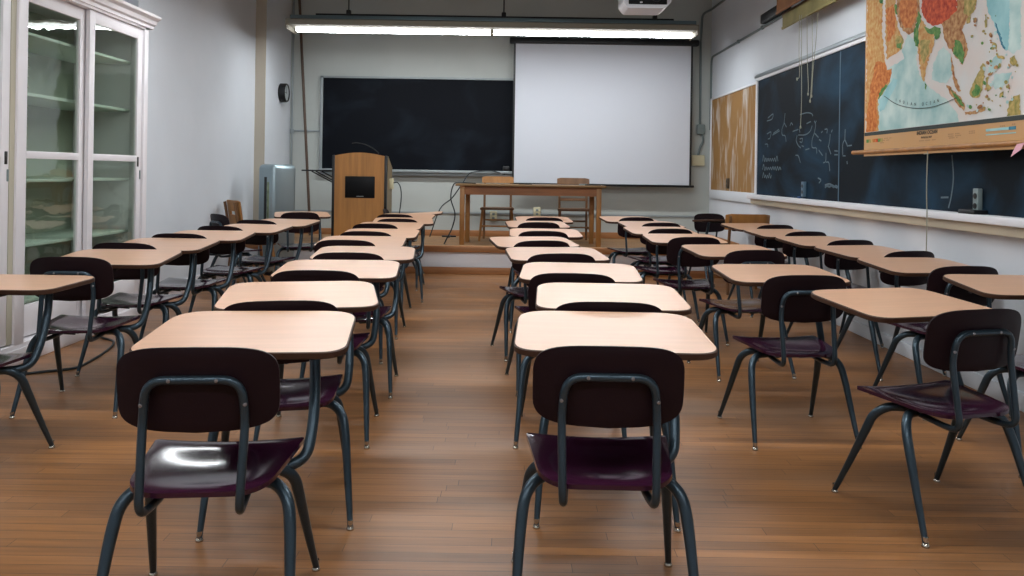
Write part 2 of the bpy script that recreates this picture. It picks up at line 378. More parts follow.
# ------------------------------------------------------------------ student chair desk (one prototype, copied)
def ring_shell(outline, fn, t, rings=7, scale_c=(0, 0)):
    """closed thin shell: outline in 2D, fn(a,b) front point, fn2 back point along +t"""
    n = len(outline); vs = []; fs = []
    ks = [1 - (1 - k / rings) ** 1.0 for k in range(1, rings + 1)]
    for side in (0, 1):
        base = len(vs); vs.append(fn(scale_c[0], scale_c[1], side * t, 0))
        for k in ks:
            for a, b in outline:
                vs.append(fn(scale_c[0] + (a - scale_c[0]) * k, scale_c[1] + (b - scale_c[1]) * k, side * t, k))
        for j in range(n): fs.append([base, base + 1 + j, base + 1 + (j + 1) % n])
        for i in range(rings - 1):
            for j in range(n):
                p = base + 1 + i * n; q = p + n
                fs.append([p + j, q + j, q + (j + 1) % n, p + (j + 1) % n])
    b0 = 1 + (rings - 1) * n; b1 = b0 + 1 + rings * n
    for j in range(n): fs.append([b0 + j, b1 + j, b1 + (j + 1) % n, b0 + (j + 1) % n])
    return vs, fs

def seat_mesh():
    out = round_poly([(-0.175, -0.188), (0.175, -0.188), (0.218, 0.19), (-0.218, 0.19)], [0.10, 0.10, 0.02, 0.02], 9)
    pts = []
    n = len(out)
    for i in range(n):      # subdivide long sides so the dish is smooth
        a = Vector(out[i]); b = Vector(out[(i + 1) % n]); m = max(1, int((b - a).length / 0.03))
        for k in range(m): q = a + (b - a) * k / m; pts.append((q.x, q.y))
    def fn(x, y, h, k):
        t = (y + 0.188) / 0.378; hw = 0.175 + 0.043 * t; u = min(1, abs(x) / hw)
        z = 0.437 - 0.024 * (1 - u * u) * math.sin(math.pi * min(1, max(0, t)) ** 0.9) + 0.010 * t
        z -= 0.014 * max(0, (t - 0.75) / 0.25) ** 2 * (1 - u ** 2)
        z -= 0.006 * max(0, (0.16 - t) / 0.16) ** 2 - 0.002 * (1 - t)
        e = max(0, (k - 0.86) / 0.14)
        return Vector((x, y + 0.008 * (1 - u * u) * max(0, t), z - h - 0.004 * e * e))
    vs, fs = ring_shell(pts, fn, 0.013, 9, (0, 0))
    return MB().add(vs, fs)
BT = R(9)      # lean of the backrest
def back_mesh():
    hw, hh = 0.203, 0.106; out = []
    for k in range(56):
        a = 2 * math.pi * k / 56; c, s = math.cos(a), math.sin(a); e = 2 / 4.7
        out.append((math.copysign(abs(c) ** e, c) * hw, math.copysign(abs(s) ** e, s) * hh))
    def fn(x, z, h, k):
        zz = z + (0.010 * (1 - (x / hw) ** 2) if z > 0 else 0.004 * (1 - (x / hw) ** 2) * -1) * k
        if z < 0: zz *= 1 - 0.04 * abs(x / hw)
        e = max(0, (k - 0.88) / 0.12)
        y = -0.178 - h + 0.034 * (x / hw) ** 2 + (0.003 * e * e if h > 0 else -0.003 * e * e)
        y -= zz * math.tan(BT)
        return Vector((x, y, 0.684 + zz))
    vs, fs = ring_shell(out, fn, 0.013, 8)
    return MB().add(vs, fs)
def leg_mesh(sx, rear):
    if rear: P = [(0.05, 0.0, 0.386), (0.12, -0.018, 0.393), (0.176, -0.045, 0.392), (0.214, -0.08, 0.36), (0.228, -0.112, 0.29), (0.238, -0.163, 0.15), (0.248, -0.215, 0.012)]
    else:    P = [(0.05, 0.03, 0.386), (0.11, 0.047, 0.392), (0.165, 0.073, 0.388), (0.199, 0.105, 0.352), (0.212, 0.135, 0.285), (0.228, 0.198, 0.15), (0.245, 0.265, 0.012)]
    pts = spline([(sx * x, y, z) for x, y, z in P], 5)
    n = len(pts); rs = []
    for p in pts: rs.append(0.0098 + 0.0068 * min(1, max(0, (p.z - 0.0) / 0.30)))
    return MB().tube(pts, rs, 12), pts[-1]
U_TOP = 0.718
def make_desk():
    root = empty('chair_desk')
    seat_mesh().build('seat', 'maroon', root, 40)
    b = back_mesh().build('backrest', 'maroon_back', root, 40)
    # inverted-U tube behind the back, running down and forward under the seat
    yb = lambda z: -0.178 - 0.013 - 0.0085 - (z - 0.684) * math.tan(BT)
    side = [(-0.10, 0.10, 0.394), (-0.112, -0.13, 0.382), (-0.121, -0.228, 0.385), (-0.126, yb(0.62), 0.62), (-0.116, yb(U_TOP), U_TOP)]
    P = side + [(-x, y, z) for x, y, z in side[::-1]]
    fr = MB().tube(fillet(P, [0.03, 0.05, 0.05, 0.055, 0.055, 0.05, 0.05, 0.03], 7), 0.0112, 12)
    fr.build('back_frame', 'steel', root)
    for x, z in ((-0.058, U_TOP), (0.058, U_TOP), (-0.1265, 0.655), (0.1265, 0.655)):
        mb = MB().lathe([(0.0001, 0.0125), (0.004, 0.012), (0.006, 0.0095), (0.006, 0.006)], 10, org=(x, yb(z), z), M4=Matrix.Rotation(R(90), 4, 'X'))
        tag(mb.build('bolt', 'bolt', b), 'small steel bolt')
    cb = MB().tube([(-0.13, 0.015, 0.388), (0.13, 0.015, 0.388)], 0.013, 10).box((-0.125, -0.05, 0.395), (-0.085, 0.10, 0.41), bev=0.004).box((0.085, -0.05, 0.395), (0.125, 0.10, 0.41), bev=0.004)
    cb.build('seat_bracket', 'black', root)
    for sx in (-1, 1):
        for rear in (True, False):
            mb, foot = leg_mesh(sx, rear); lg = mb.build('leg', 'steel', root)
            g = MB().lathe([(0.0125, 0.0), (0.0135, 0.004), (0.012, 0.009), (0.0085, 0.013), (0.0095, 0.030), (0.0095, 0.034)], 12, org=(foot.x, foot.y, 0))
            tag(g.build('glide', 'glide', lg), 'shiny metal glide')
    # desktop: tilted laminate slab with a dark moulded edge
    out = round_poly([(-0.306, 0.0), (0.306, 0.0), (0.296, 0.48), (-0.292, 0.48)], [0.085, 0.085, 0.115, 0.115], 9)
    ta = math.atan2(0.036, 0.48); ct, sn = math.cos(ta), math.sin(ta)
    def pos(a, b_, h): return (0.045 + a, 0.02 + b_ * ct - h * sn, 0.735 + b_ * sn + h * ct)
    d = MB(); n = len(out)
    cx, cy = 0.0, 0.235
    def sc_(o, k): return [(cx + (a - cx) * (1 - k / abs(0.298)), cy + (b_ - cy) * (1 - k / 0.235)) for a, b_ in o]
    l0, l1, l2, l3 = sc_(out, 0.006), out, out, sc_(out, 0.004)
    hs = (-0.022, -0.018, -0.003, 0.0); vs = []
    for lay, h in zip((l0, l1, l2, l3), hs): vs += [pos(a, b_, h) for a, b_ in lay]
    for i in range(3): d.add(vs, [[i * n + j, i * n + (j + 1) % n, (i + 1) * n + (j + 1) % n, (i + 1) * n + j] for j in range(n)], 1)
    d.add(vs, [list(range(n))[::-1]], 1); d.add(vs, [[3 * n + j for j in range(n)]], 0)
    d.build('desktop', ['laminate', 'lam_edge'], root, 30)
    pl = MB()
    for x0, x1, y0, y1, h0, h1 in ((0.05, 0.275, 0.16, 0.34, -0.03, -0.024), (-0.22, 0.2, 0.22, 0.25, -0.042, -0.024), (0.10, 0.13, 0.05, 0.42, -0.038, -0.024)):
        pl.prism([(x0, y0), (x1, y0), (x1, y1), (x0, y1)], lambda a, b_, h: pos(a - 0.045, b_ - 0.02, h0 + h), h1 - h0)
    pl.build('desktop_bracket', 'blackmetal', root)
    tp = fillet([(0.04, 0.06, 0.384), (0.14, 0.085, 0.384), (0.232, 0.125, 0.392), (0.244, 0.185, 0.50), (0.238, 0.235, 0.62), (0.232, 0.25, 0.722)], [0.05, 0.07, 0.10, 0.08], 7)
    MB().tube(tp, 0.0165, 12).build('support_tube', 'steel', root)
    return root

ORD = ['nearest', 'second nearest', 'third nearest', 'fourth nearest', 'fifth nearest', 'sixth nearest', 'seventh nearest', 'eighth nearest', 'farthest']
rows = {
    'just left of the centre aisle': [(-.778, 2.235, -5.5), (-.812, 2.97, -12), (-.86, 3.82, -4), (-.875, 4.62, -4), (-1.045, 5.41, -2), (-1.045, 6.18, 0), (-1.115, 7.07, 2), (-1.075, 7.84, -6), (-1.165, 8.62, 3)],
    'just right of the centre aisle': [(.317, 2.32, 1), (.404, 3.05, 1), (.346, 3.85, 3), (.295, 4.75, -8), (.19, 5.6, -13), (.289, 6.50, -2), (.266, 7.62, -7), (.36, 8.45, -5)],
    'second out from the chalkboard wall': [(1.622, 3.02, -15), (1.395, 3.92, -5), (1.51, 5.15, -10), (1.38, 6.12, -5), (1.36, 7.0, -8), (1.43, 7.85, -10), (1.335, 8.75, -10)],
    'along the chalkboard wall': [(2.458, 3.6, 0), (2.405, 4.42, -8), (2.483, 5.25, -17), (2.475, 6.08, -14), (2.46, 6.92, -13), (2.48, 7.78, -14)],
    'along the glass cabinet': [(-2.22, 3.3, 0), (-2.175, 4.2, -3), (-2.26, 4.98, 2), (-2.25, 5.72, 0), (-2.21, 6.5, 9), (-2.17, 7.3, 11), (-2.3, 8.72, -18)],
}
proto = make_desk(); first = True
for rname, items in rows.items():
    for i, (xt, yn, deg) in enumerate(items):
        o = proto if first else copy_tree(proto); first = False
        a = -R(deg); ax, ay = 0.045, 0.12
        o.location = (xt - (ax * math.cos(a) - ay * math.sin(a)), yn + 0.10 - (ax * math.sin(a) + ay * math.cos(a)), 0)
        o.rotation_euler = (0, 0, a)
        if rname.endswith('cabinet') and i == 0:      # this one has a level desktop
            T = Matrix.Translation((0, 0.02, 0.735))
            for ch in o.children:
                if ch.name.split('.')[0] in ('desktop', 'desktop_bracket'): ch.matrix_local = T @ Matrix.Rotation(-math.atan2(0.036, 0.48), 4, 'X') @ T.inverted()
        q = 'farthest' if i == len(items) - 1 else ORD[i]
        tag(o, f'maroon chair with tan desktop, {q} in the row {rname}', 'desk', 'student chair desks')
o = copy_tree(proto); o.location = (2.42, 9.46, 0); o.rotation_euler = (0, 0, R(195))
tag(o, 'maroon chair with attached desktop turned to face the camera near the corkboard', 'desk', 'student chair desks')
# a plain maroon chair without a desktop
def plain_chair(loc, rz, label):
    o = proto.copy(); COL.objects.link(o); o.name = 'maroon_chair'
    for ch in list(proto.children):
        if ch.name.split('.')[0] not in ('desktop', 'desktop_bracket', 'support_tube'): copy_tree(ch, o)
    o.location = loc; o.rotation_euler = (0, 0, rz)
    tag(o, label, 'chair')
    if 'group' in o: del o['group']
plain_chair((-2.79, 8.08, 0), R(-45), 'maroon chair turned sideways against the left wall beside the wooden chair')
o = copy_tree(proto); o.location = (-1.32, 9.53, 0); o.rotation_euler = (0, 0, R(-88))
tag(o, 'maroon chair desk turned sideways at the right foot of the lectern', 'desk', 'student chair desks')

# ------------------------------------------------------------------ wooden chairs
def wood_chair(name, label, loc, rz, w=0.40, seat_z=0.43, top_z=0.82, d=0.40, rail_h=0.085, rungs=1, slot=False, m='oak', m2='oak_dark', curved=0.02):
    root = tag(empty(name, loc, rz), label, 'chair', 'wooden chairs')
    hw = w / 2
    o = round_poly([(-hw + 0.02, -d / 2), (hw - 0.02, -d / 2), (hw + 0.012, d / 2), (-hw - 0.012, d / 2)], [0.03] * 4, 4)
    MB().prism(o, lambda a, b, h: (a, b, seat_z - 0.028 + h - 0.006 * (1 - (a / hw) ** 2) * (1 if h > 0 else 0)), 0.028).build('seat', m2, root)
    for sx in (-1, 1):
        MB().tube([(sx * (hw + 0.015), d / 2 + 0.012, 0), (sx * (hw - 0.025), d / 2 - 0.04, seat_z - 0.026)], [0.015, 0.019], 8).build('leg', m, root)
        MB().tube(spline([(sx * (hw - 0.03), -d / 2 - 0.015, 0), (sx * (hw - 0.035), -d / 2 + 0.01, seat_z * 0.6), (sx * (hw - 0.035), -d / 2 + 0.005, seat_z + 0.05), (sx * (hw - 0.035), -d / 2 - 0.06, top_z - 0.02)], 5), 0.016, 8).build('back_post', m2, root)
    yb = lambda z: -d / 2 + 0.005 - 0.065 * (z - seat_z - 0.05) / (top_z - seat_z - 0.05)
    def rail(z0, z1, t=0.02, wid=hw, hole=False):
        nx = 16; vs = []; fs = []; mb = MB()
        xs = [-wid + 2 * wid * i / nx for i in range(nx + 1)]
        for x in xs:
            c = curved * ((x / wid) ** 2 - 0.4)
            zt = z1 - 0.012 * max(0, abs(x / wid) - 0.8) / 0.2
            for z in (z0, (z0 + z1) / 2 - 0.02, (z0 + z1) / 2 + 0.02, zt):
                for k in (0, t): vs.append((x, yb(z) + c + 0.017 + k, z))
        for i in range(nx):
            for r_ in range(3):
                if hole and r_ == 1 and 5 <= i <= 10:
                    continue
                a = i * 8 + r_ * 2; b = (i + 1) * 8 + r_ * 2
                fs += [[a, b, b + 2, a + 2], [a + 1, a + 3, b + 3, b + 1]]
            a = i * 8; b = a + 8
            fs += [[a, a + 1, b + 1, b], [a + 6, b + 6, b + 7, a + 7]]
            if hole and 5 <= i <= 10: fs += [[a + 2, a + 3, b + 3, b + 2], [a + 4, b + 4, b + 5, a + 5]]
        for e in (0, nx * 8): fs += [[e, e + 2, e + 3, e + 1], [e + 2, e + 4, e + 5, e + 3], [e + 4, e + 6, e + 7, e + 5]]
        if hole:
            for i, e in ((5, 5 * 8), (11, 11 * 8)): fs += [[e + 2, e + 4, e + 5, e + 3]]
        return mb.add(vs, fs)
    rail(top_z - rail_h, top_z, hole=slot).build('backrest', m, root)
    for k in range(rungs):
        z = seat_z + 0.10 + k * 0.1; rail(z, z + 0.03, 0.014, hw - 0.04).build('back_rail', m2, root)
    for z, y0, y1, xw in ((0.20, d / 2 - 0.01, d / 2 - 0.01, hw - 0.005), (0.26, -d / 2, -d / 2, hw - 0.03)):
        MB().tube([(-xw, y0, z), (xw, y1, z)], 0.011, 8).build('stretcher', m, root)
    for sx in (-1, 1): MB().tube([(sx * (hw - 0.002), d / 2 - 0.008, 0.17), (sx * (hw - 0.032), -d / 2 + 0.005, 0.17)], 0.011, 8).build('stretcher', m2, root)
    return root

# teacher's table on the stage
TX0, TX1, TY0, TY1, TZ = -0.70, 1.175, 9.95, 10.47, ST_Z + 0.762
tb = tag(empty('teacher_table', ((TX0 + TX1) / 2, (TY0 + TY1) / 2, ST_Z)), 'long oak table with square legs on the stage before the screen', 'table')
def tl(mb): 
    c = tb.location; mb.v = [(v[0] - c.x, v[1] - c.y, v[2] - c.z) for v in mb.v]; return mb
tl(MB().box((TX0, TY0 - 0.02, TZ - 0.028), (TX1, TY1 + 0.02, TZ), bev=0.006)).build('tabletop', 'oak_top', tb)
tl(MB().box((TX0 + 0.07, TY0 + 0.03, TZ - 0.135), (TX1 - 0.07, TY0 + 0.052, TZ - 0.028)).box((TX0 + 0.07, TY1 - 0.052, TZ - 0.135), (TX1 - 0.07, TY1 - 0.03, TZ - 0.028))
   .box((TX0 + 0.06, TY0 + 0.06, TZ - 0.135), (TX0 + 0.082, TY1 - 0.06, TZ - 0.028)).box((TX1 - 0.082, TY0 + 0.06, TZ - 0.135), (TX1 - 0.06, TY1 - 0.06, TZ - 0.028))).build('apron', 'oak_x', tb)
for x, y in ((TX0 + 0.055, TY0 + 0.012), (TX1 - 0.115, TY0 + 0.012), (TX0 + 0.10, TY1 - 0.075), (TX1 - 0.16, TY1 - 0.075)):
    if 1:
        tl(MB().box((x, y, ST_Z), (x + 0.06, y + 0.063, TZ - 0.028), bev=0.005)).build('leg', 'oak', tb)
wood_chair('wooden_chair', 'oak chair behind the left half of the stage table, curved backrest', (-0.19, 10.745, ST_Z), R(180), w=0.43, top_z=0.855, rungs=0, rail_h=0.09, curved=0.03, seat_z=0.44)
wood_chair('wooden_chair', 'oak ladder-back chair behind the right half of the stage table', (0.84, 10.745, ST_Z), R(180), w=0.44, top_z=0.85, rungs=1, rail_h=0.09, seat_z=0.44, m='oak_dark', m2='oak_dark')
wood_chair('wooden_chair', 'orange oak chair with wide curved backrest beside the right wall', (2.49, 8.66, 0), R(2), w=0.47, top_z=0.855, d=0.42, rungs=0, rail_h=0.17, curved=0.05)
wood_chair('wooden_chair', 'oak chair with a slot in its backrest, against the left wall', (-2.92, 9.03, 0), R(-52), w=0.40, top_z=0.90, rungs=0, rail_h=0.28, slot=True)

# small things lying on the table
o = tag(MB().box((-0.09, -0.018, 0), (0.09, 0.018, 0.022), bev=0.007).build('chalk_clip', 'black', loc=(0.17, 10.06, TZ)), 'flat black clicker lying on the middle of the stage table', 'remote')
o = tag(MB().tube([(-0.10, 0, 0.008), (0.02, 0.01, 0.008), (0.10, -0.005, 0.008)], 0.008, 8).build('marker_pen', 'black', loc=(1.02, 10.05, TZ)), 'black pen lying near the right end of the stage table', 'pen')
o = tag(MB().box((-0.05, -0.02, 0), (0.05, 0.02, 0.018), bev=0.005).build('staple_box', 'greyplate', loc=(0.90, 10.12, TZ)), 'small dark box on the right half of the stage table', 'box')

# lectern
PX0, PX1, PY0, PY1, PZ = -2.235, -1.55, 9.93, 10.43, ST_Z
pd = tag(empty('lectern', ((PX0 + PX1) / 2, (PY0 + PY1) / 2, PZ)), 'oak veneer lectern with arched top and black display, on the stage', 'lectern')
def pl_(mb):
    c = pd.location; mb.v = [(v[0] - c.x, v[1] - c.y, v[2] - c.z) for v in mb.v]; return mb
H1, H2 = 1.435, 1.475
arc = [(PX0 + 0.035, PZ + 0.03)] + [(PX0 + 0.035 + (PX1 - PX0 - 0.07) * k / 14, H1 + (H2 - H1) * math.sin(math.pi * k / 14)) for k in range(15)] + [(PX1 - 0.035, PZ + 0.03)]
pl_(MB().prism(arc, lambda a, b, h: (a, PY0 + h, b), 0.03)).build('front_panel', 'podium', pd)
for x in (PX0, PX1 - 0.036):
    pl_(MB().box((x, PY0 - 0.006, PZ), (x + 0.036, PY0 + 0.05, H1 + 0.005), bev=0.012)).build('edge_post', 'black', pd)
for x in (PX0 + 0.012, PX1 - 0.03):
    so = [(PY0 + 0.04, PZ + 0.02), (PY0 + 0.04, H1 - 0.005), (PY0 + 0.15, H1 + 0.0), (PY1, H1 - 0.14), (PY1, PZ + 0.02)]
    pl_(MB().prism(so, lambda a, b, h: (x + h, a, b), 0.018)).build('side_panel', 'podium_side', pd)
pl_(MB().box((PX0 + 0.02, PY0 + 0.03, PZ), (PX1 - 0.02, PY1, PZ + 0.06), bev=0.008)).build('plinth', 'black', pd)
pl_(MB().box((PX0 + 0.03, PY0 + 0.03, H1 - 0.17), (PX1 - 0.03, PY1, H1 - 0.145))).build('reading_shelf', 'podium_side', pd)
ds = pl_(MB().box((-2.07, PY0 - 0.008, 0.91), (-1.70, PY0 + 0.01, 1.18), bev=0.006)).build('display', 'screenblack', pd)
lg = MB()
for k in range(7): lg.box((-1.925 + k * 0.013, PY0 - 0.0095, 0.926), (-1.916 + k * 0.013, PY0 - 0.007, 0.936))
pl_(lg).build('display_logo', 'alu_dull', ds, smooth=0)
mic = pl_(MB().tube(spline([at(379, 153.5, 10.1), at(374, 149, 10.1), at(366, 144.8, 10.1), at(357, 143, 10.1), at(352, 143.3, 10.1)], 5), 0.006, 8)).build('gooseneck_microphone', 'black', pd)
ar = MB().box((-2.63, 9.99, 1.235), (-2.235, 10.38, 1.253), bev=0.004).tube([(-2.24, 10.03, 1.12), (-2.46, 10.03, 1.235)], 0.008, 8).tube([(-2.24, 10.06, 1.09), (-2.52, 10.06, 1.235)], 0.008, 8).tube([(-2.24, 10.34, 1.12), (-2.46, 10.34, 1.235)], 0.008, 8)
pl_(ar).build('side_shelf', 'blackmetal', pd)
bx = pl_(MB().box((PX1 - 0.012, 10.2, 1.02), (PX1 + 0.035, 10.29, 1.155), bev=0.008)).build('outlet_box', 'ivory', pd)
p0 = Vector((PX1 + 0.035, 10.25, 1.10))
pl_(MB().tube(spline([p0, p0 + Vector((0.05, 0, 0.005)), p0 + Vector((0.09, 0, -0.06)), p0 + Vector((0.10, 0, -0.2)), p0 + Vector((0.07, 0.02, -0.45)), p0 + Vector((0.03, 0.05, -0.74))], 6), 0.007, 8)).build('power_cord', 'cord_dark', pd)

# steel heater-like case in the left corner
hr = tag(empty('steel_water_cooler', (-2.80, 9.36, 0), R(-53.6)), 'tall brushed steel case with rounded top in the far left corner', 'appliance')
MB().box((-0.29, 0.0, 0.02), (0.0, 0.36, 1.31), bev=0.055, seg=4).build('case', 'chrome', hr)
MB().box((-0.28, 0.015, 0), (-0.015, 0.345, 0.06)).build('base', 'black', hr)
hr.rotation_euler = (0, 0, R(-36))
MB().box((-0.155, -0.004, 0.55), (-0.105, 0.01, 1.16), bev=0.012).build('dark_slot', 'black', hr)
MB().box((-0.10, -0.003, 0.60), (-0.06, 0.008, 1.10), bev=0.003).build('worn_label', 'green_label', hr)

# long window pole leaning in the corner
a, b = at(310.3, 236, 11.05), at(299.2, -6, 11.30)
a.z = ST_Z + 0.0
d_ = (b - a)
tag(MB().tube([a, a + d_ * 0.5, b], 0.019, 10).tube([a - d_ * 0.0, a + d_ * 0.012], 0.023, 10).build('window_pole', 'cord_brown'), 'long dark brown pole leaning in the far left corner', 'pole')

# wall clock on the pilaster
ck = tag(empty('wall_clock', (XPIL, 10.86, 2.29)), 'round dark-rimmed wall clock on the left pilaster', 'clock')
RY = Matrix.Rotation(R(90), 4, 'Y')
MB().lathe([(0.118, 0), (0.128, 0.006), (0.128, 0.085), (0.122, 0.094), (0.112, 0.094), (0.110, 0.08), (0.0001, 0.08)], 32, M4=RY).build('case', 'blackmetal', ck)
MB().lathe([(0.109, 0.08), (0.109, 0.082), (0.0001, 0.082)], 32, M4=RY).build('dial', 'clockface', ck)
MB().box((0.083, -0.004, -0.01), (0.086, 0.004, 0.085)).box((0.083, -0.06, -0.004), (0.086, 0.01, 0.004)).build('hands', 'black', ck)

# ------------------------------------------------------------------ back wall blackboard and screen
bb = tag(empty('blackboard', (-0.7, YB, 1.9)), 'wide black blackboard on the back wall, right end behind the screen', 'blackboard')
def bl(mb):
    c = bb.location; mb.v = [(v[0] - c.x, v[1] - c.y, v[2] - c.z) for v in mb.v]; return mb
BX0, BX1, BZ0, BZ1 = -2.69, 1.25, 1.275, 2.555
bl(MB().box((BX0, YB - 0.05, BZ0), (BX1, YB - 0.02, BZ1))).build('slate', 'slate_back', bb, smooth=0)
bl(MB().box((BX0 - 0.035, YB - 0.062, BZ0), (BX0 + 0.005, YB, BZ1 + 0.03), bev=0.004).box((BX0 - 0.035, YB - 0.062, BZ1), (BX1, YB, BZ1 + 0.03), bev=0.004).box((BX1 - 0.005, YB - 0.062, BZ0), (BX1 + 0.035, YB, BZ1 + 0.03), bev=0.004)).build('frame', 'alu_dull', bb)
bl(MB().box((BX0 - 0.035, YB - 0.115, BZ0 - 0.04), (BX1 + 0.03, YB, BZ0), bev=0.006).box((BX0 - 0.02, YB - 0.07, BZ0 - 0.09), (BX1, YB, BZ0 - 0.04), bev=0.006)).build('chalk_tray', 'alu_dull', bb)
SY = 11.12
scr = tag(empty('projection_screen', (1.245, SY, 3.08)), 'large white pull-down projection screen covering the right of the back wall', 'screen')
def sl(mb):
    c = scr.location; mb.v = [(v[0] - c.x, v[1] - c.y, v[2] - c.z) for v in mb.v]; return mb
SX0, SX1, SZ0, SZ1 = 0.0, 2.49, 1.085, 3.05
sl(MB().box((SX0 - 0.06, SY - 0.05, SZ1), (SX1 + 0.08, SY + 0.06, SZ1 + 0.085), bev=0.02)).build('roller_case', 'blackmetal', scr)
for x in (SX0 + 0.1, SX1 - 0.16): sl(MB().box((x, SY + 0.04, SZ1 + 0.02), (x + 0.06, YB - 0.037, SZ1 + 0.06), bev=0.004)).build('wall_bracket', 'blackmetal', scr)
sh = MB(); nx, nz = 24, 4; vs = []; fs = []
for j in range(nz + 1):
    for i in range(nx + 1): vs.append((SX0 + 0.025 + (SX1 - SX0 - 0.05) * i / nx, SY - 0.002 + 0.006 * math.sin(i * 0.9) * (1 - j / nz), SZ0 + 0.03 + (SZ1 - SZ0 - 0.03) * j / nz))
o_ = len(vs); vs += [(x, y + 0.003, z) for x, y, z in vs]
for j in range(nz):
    for i in range(nx):
        p = j * (nx + 1) + i; fs += [[p, p + 1, p + nx + 2, p + nx + 1], [o_ + p, o_ + p + nx + 1, o_ + p + nx + 2, o_ + p + 1]]
sl(sh.add(vs, fs)).build('fabric', 'fabric_screen', scr)
sl(MB().box((SX0, SY - 0.006, SZ0 + 0.02), (SX0 + 0.027, SY + 0.004, SZ1)).box((SX1 - 0.027, SY - 0.006, SZ0 + 0.02), (SX1, SY + 0.004, SZ1))).build('black_border', 'black', scr, smooth=0)
sl(MB().box((SX0 - 0.02, SY - 0.018, SZ0), (SX1 + 0.04, SY + 0.018, SZ0 + 0.032), bev=0.008)).build('bottom_bar', 'blackmetal', scr)

# ------------------------------------------------------------------ hanging fluorescent fixtures
FX0, FX1, FZ = -2.73, 2.20, 2.94
def fixture():
    root = empty('fluorescent_fixture')
    cx = (FX0 + FX1) / 2
    for x0, x1 in ((FX0 + 0.07, -0.285), (-0.255, FX1 - 0.03)):
        o = round_poly([(-0.05, 0.052), (-0.05, 0.002), (0.05, 0.002), (0.05, 0.052)], [0.004, 0.015, 0.015, 0.004], 3)
        mb = MB().prism(o, lambda a, b, h: (x0 + h, a, FZ + b), x1 - x0, 1)
        # the open louvre underneath is far brighter than the milky sides
        mb.m = [0 if all(mb.v[i][2] < FZ + 0.012 for i in f_) else 1 for f_ in mb.f]
        mb.build('lens', ['tube', 'tube_side'], root)
    o = [(-0.22, 0.05), (-0.22, 0.115), (-0.10, 0.146), (0.10, 0.146), (0.22, 0.115), (0.22, 0.05), (0.051, 0.054), (-0.051, 0.054)]
    MB().prism(o, lambda a, b, h: (FX0 + h, a, FZ + b), FX1 - FX0).build('housing', 'fixture', root, smooth=0)
    MB().box((FX0 - 0.012, -0.225, FZ + 0.0), (FX0 + 0.004, 0.225, FZ + 0.12), bev=0.004).box((FX1 - 0.004, -0.225, FZ + 0.0), (FX1 + 0.012, 0.225, FZ + 0.12), bev=0.004).build('end_cap', 'fixture', root)
    MB().box((FX0 - 0.01, -0.05, FZ + 0.146), (FX1 + 0.02, 0.05, FZ + 0.20), bev=0.006).build('wire_rail', 'fixture_rail', root)
    br = MB().box((FX0 + 0.3, -0.025, FZ + 0.20), (FX1 - 0.25, 0.025, FZ + 0.225), bev=0.004)
    br.build('support_bar', 'blackmetal', root)
    for x in (-2.03, -0.13, 1.72):
        MB().tube([(x, 0, FZ + 0.22), (x, 0, ZC)], 0.008, 8).box((x - 0.028, -0.03, FZ + 0.205), (x + 0.028, 0.03, FZ + 0.275), bev=0.012).build('hanger', 'blackmetal', root)
    MB().box((-0.29, -0.055, FZ - 0.002), (-0.25, 0.055, FZ + 0.06), bev=0.004).build('joiner', 'fixture', root)
    return root
fx = fixture()
for i, (y, lab) in enumerate(((9.8, 'long hanging fluorescent light above the stage edge'), (6.55, 'long hanging fluorescent light above the middle desks, out of view'), (3.3, 'long hanging fluorescent light above the nearest desks, out of view'), (0.05, 'long hanging fluorescent light behind the camera, out of view'))):
    o = fx if i == 0 else copy_tree(fx); o.location = (0, y, 0)
    tag(o, lab, 'light', 'hanging fluorescent lights')

# projector
pj = tag(empty('projector', (1.31, 7.9, 2.90)), 'white ceiling projector with dark rear panel at the top edge', 'projector')
out = round_poly([(-0.24, 0.06), (-0.19, 0.0), (0.17, 0.0), (0.24, 0.06), (0.24, 0.22), (-0.24, 0.22)], [0.02, 0.02, 0.03, 0.03, 0.02, 0.02], 4)
MB().prism(out, lambda a, b, h: (a, h, b), 0.36).build('shell', 'proj_white', pj)
MB().box((-0.185, -0.012, 0.035), (0.195, 0.005, 0.20), bev=0.01).build('rear_panel', 'screenblack', pj)
MB().lathe([(0.0001, 0.03), (0.05, 0.03), (0.06, 0.02), (0.06, 0.0)], 24, org=(0.09, -0.012, 0.12), M4=Matrix.Rotation(R(90), 4, 'X')).build('fan_grille', 'blackmetal', pj)
MB().box((-0.075, -0.02, 0.045), (-0.05, -0.01, 0.06), bev=0.003).build('indicator', 'proj_white', pj)
MB().tube([(0, 0.18, 0.22), (0, 0.18, ZC - 2.90)], 0.022, 12).box((-0.09, 0.09, 0.21), (0.09, 0.27, 0.235), bev=0.005).build('ceiling_mount', 'blackmetal', pj)
MB().tube([(-0.24, 0.02, 0.13), (-0.29, 0.02, 0.135)], 0.012, 8).build('cable_plug', 'black', pj)

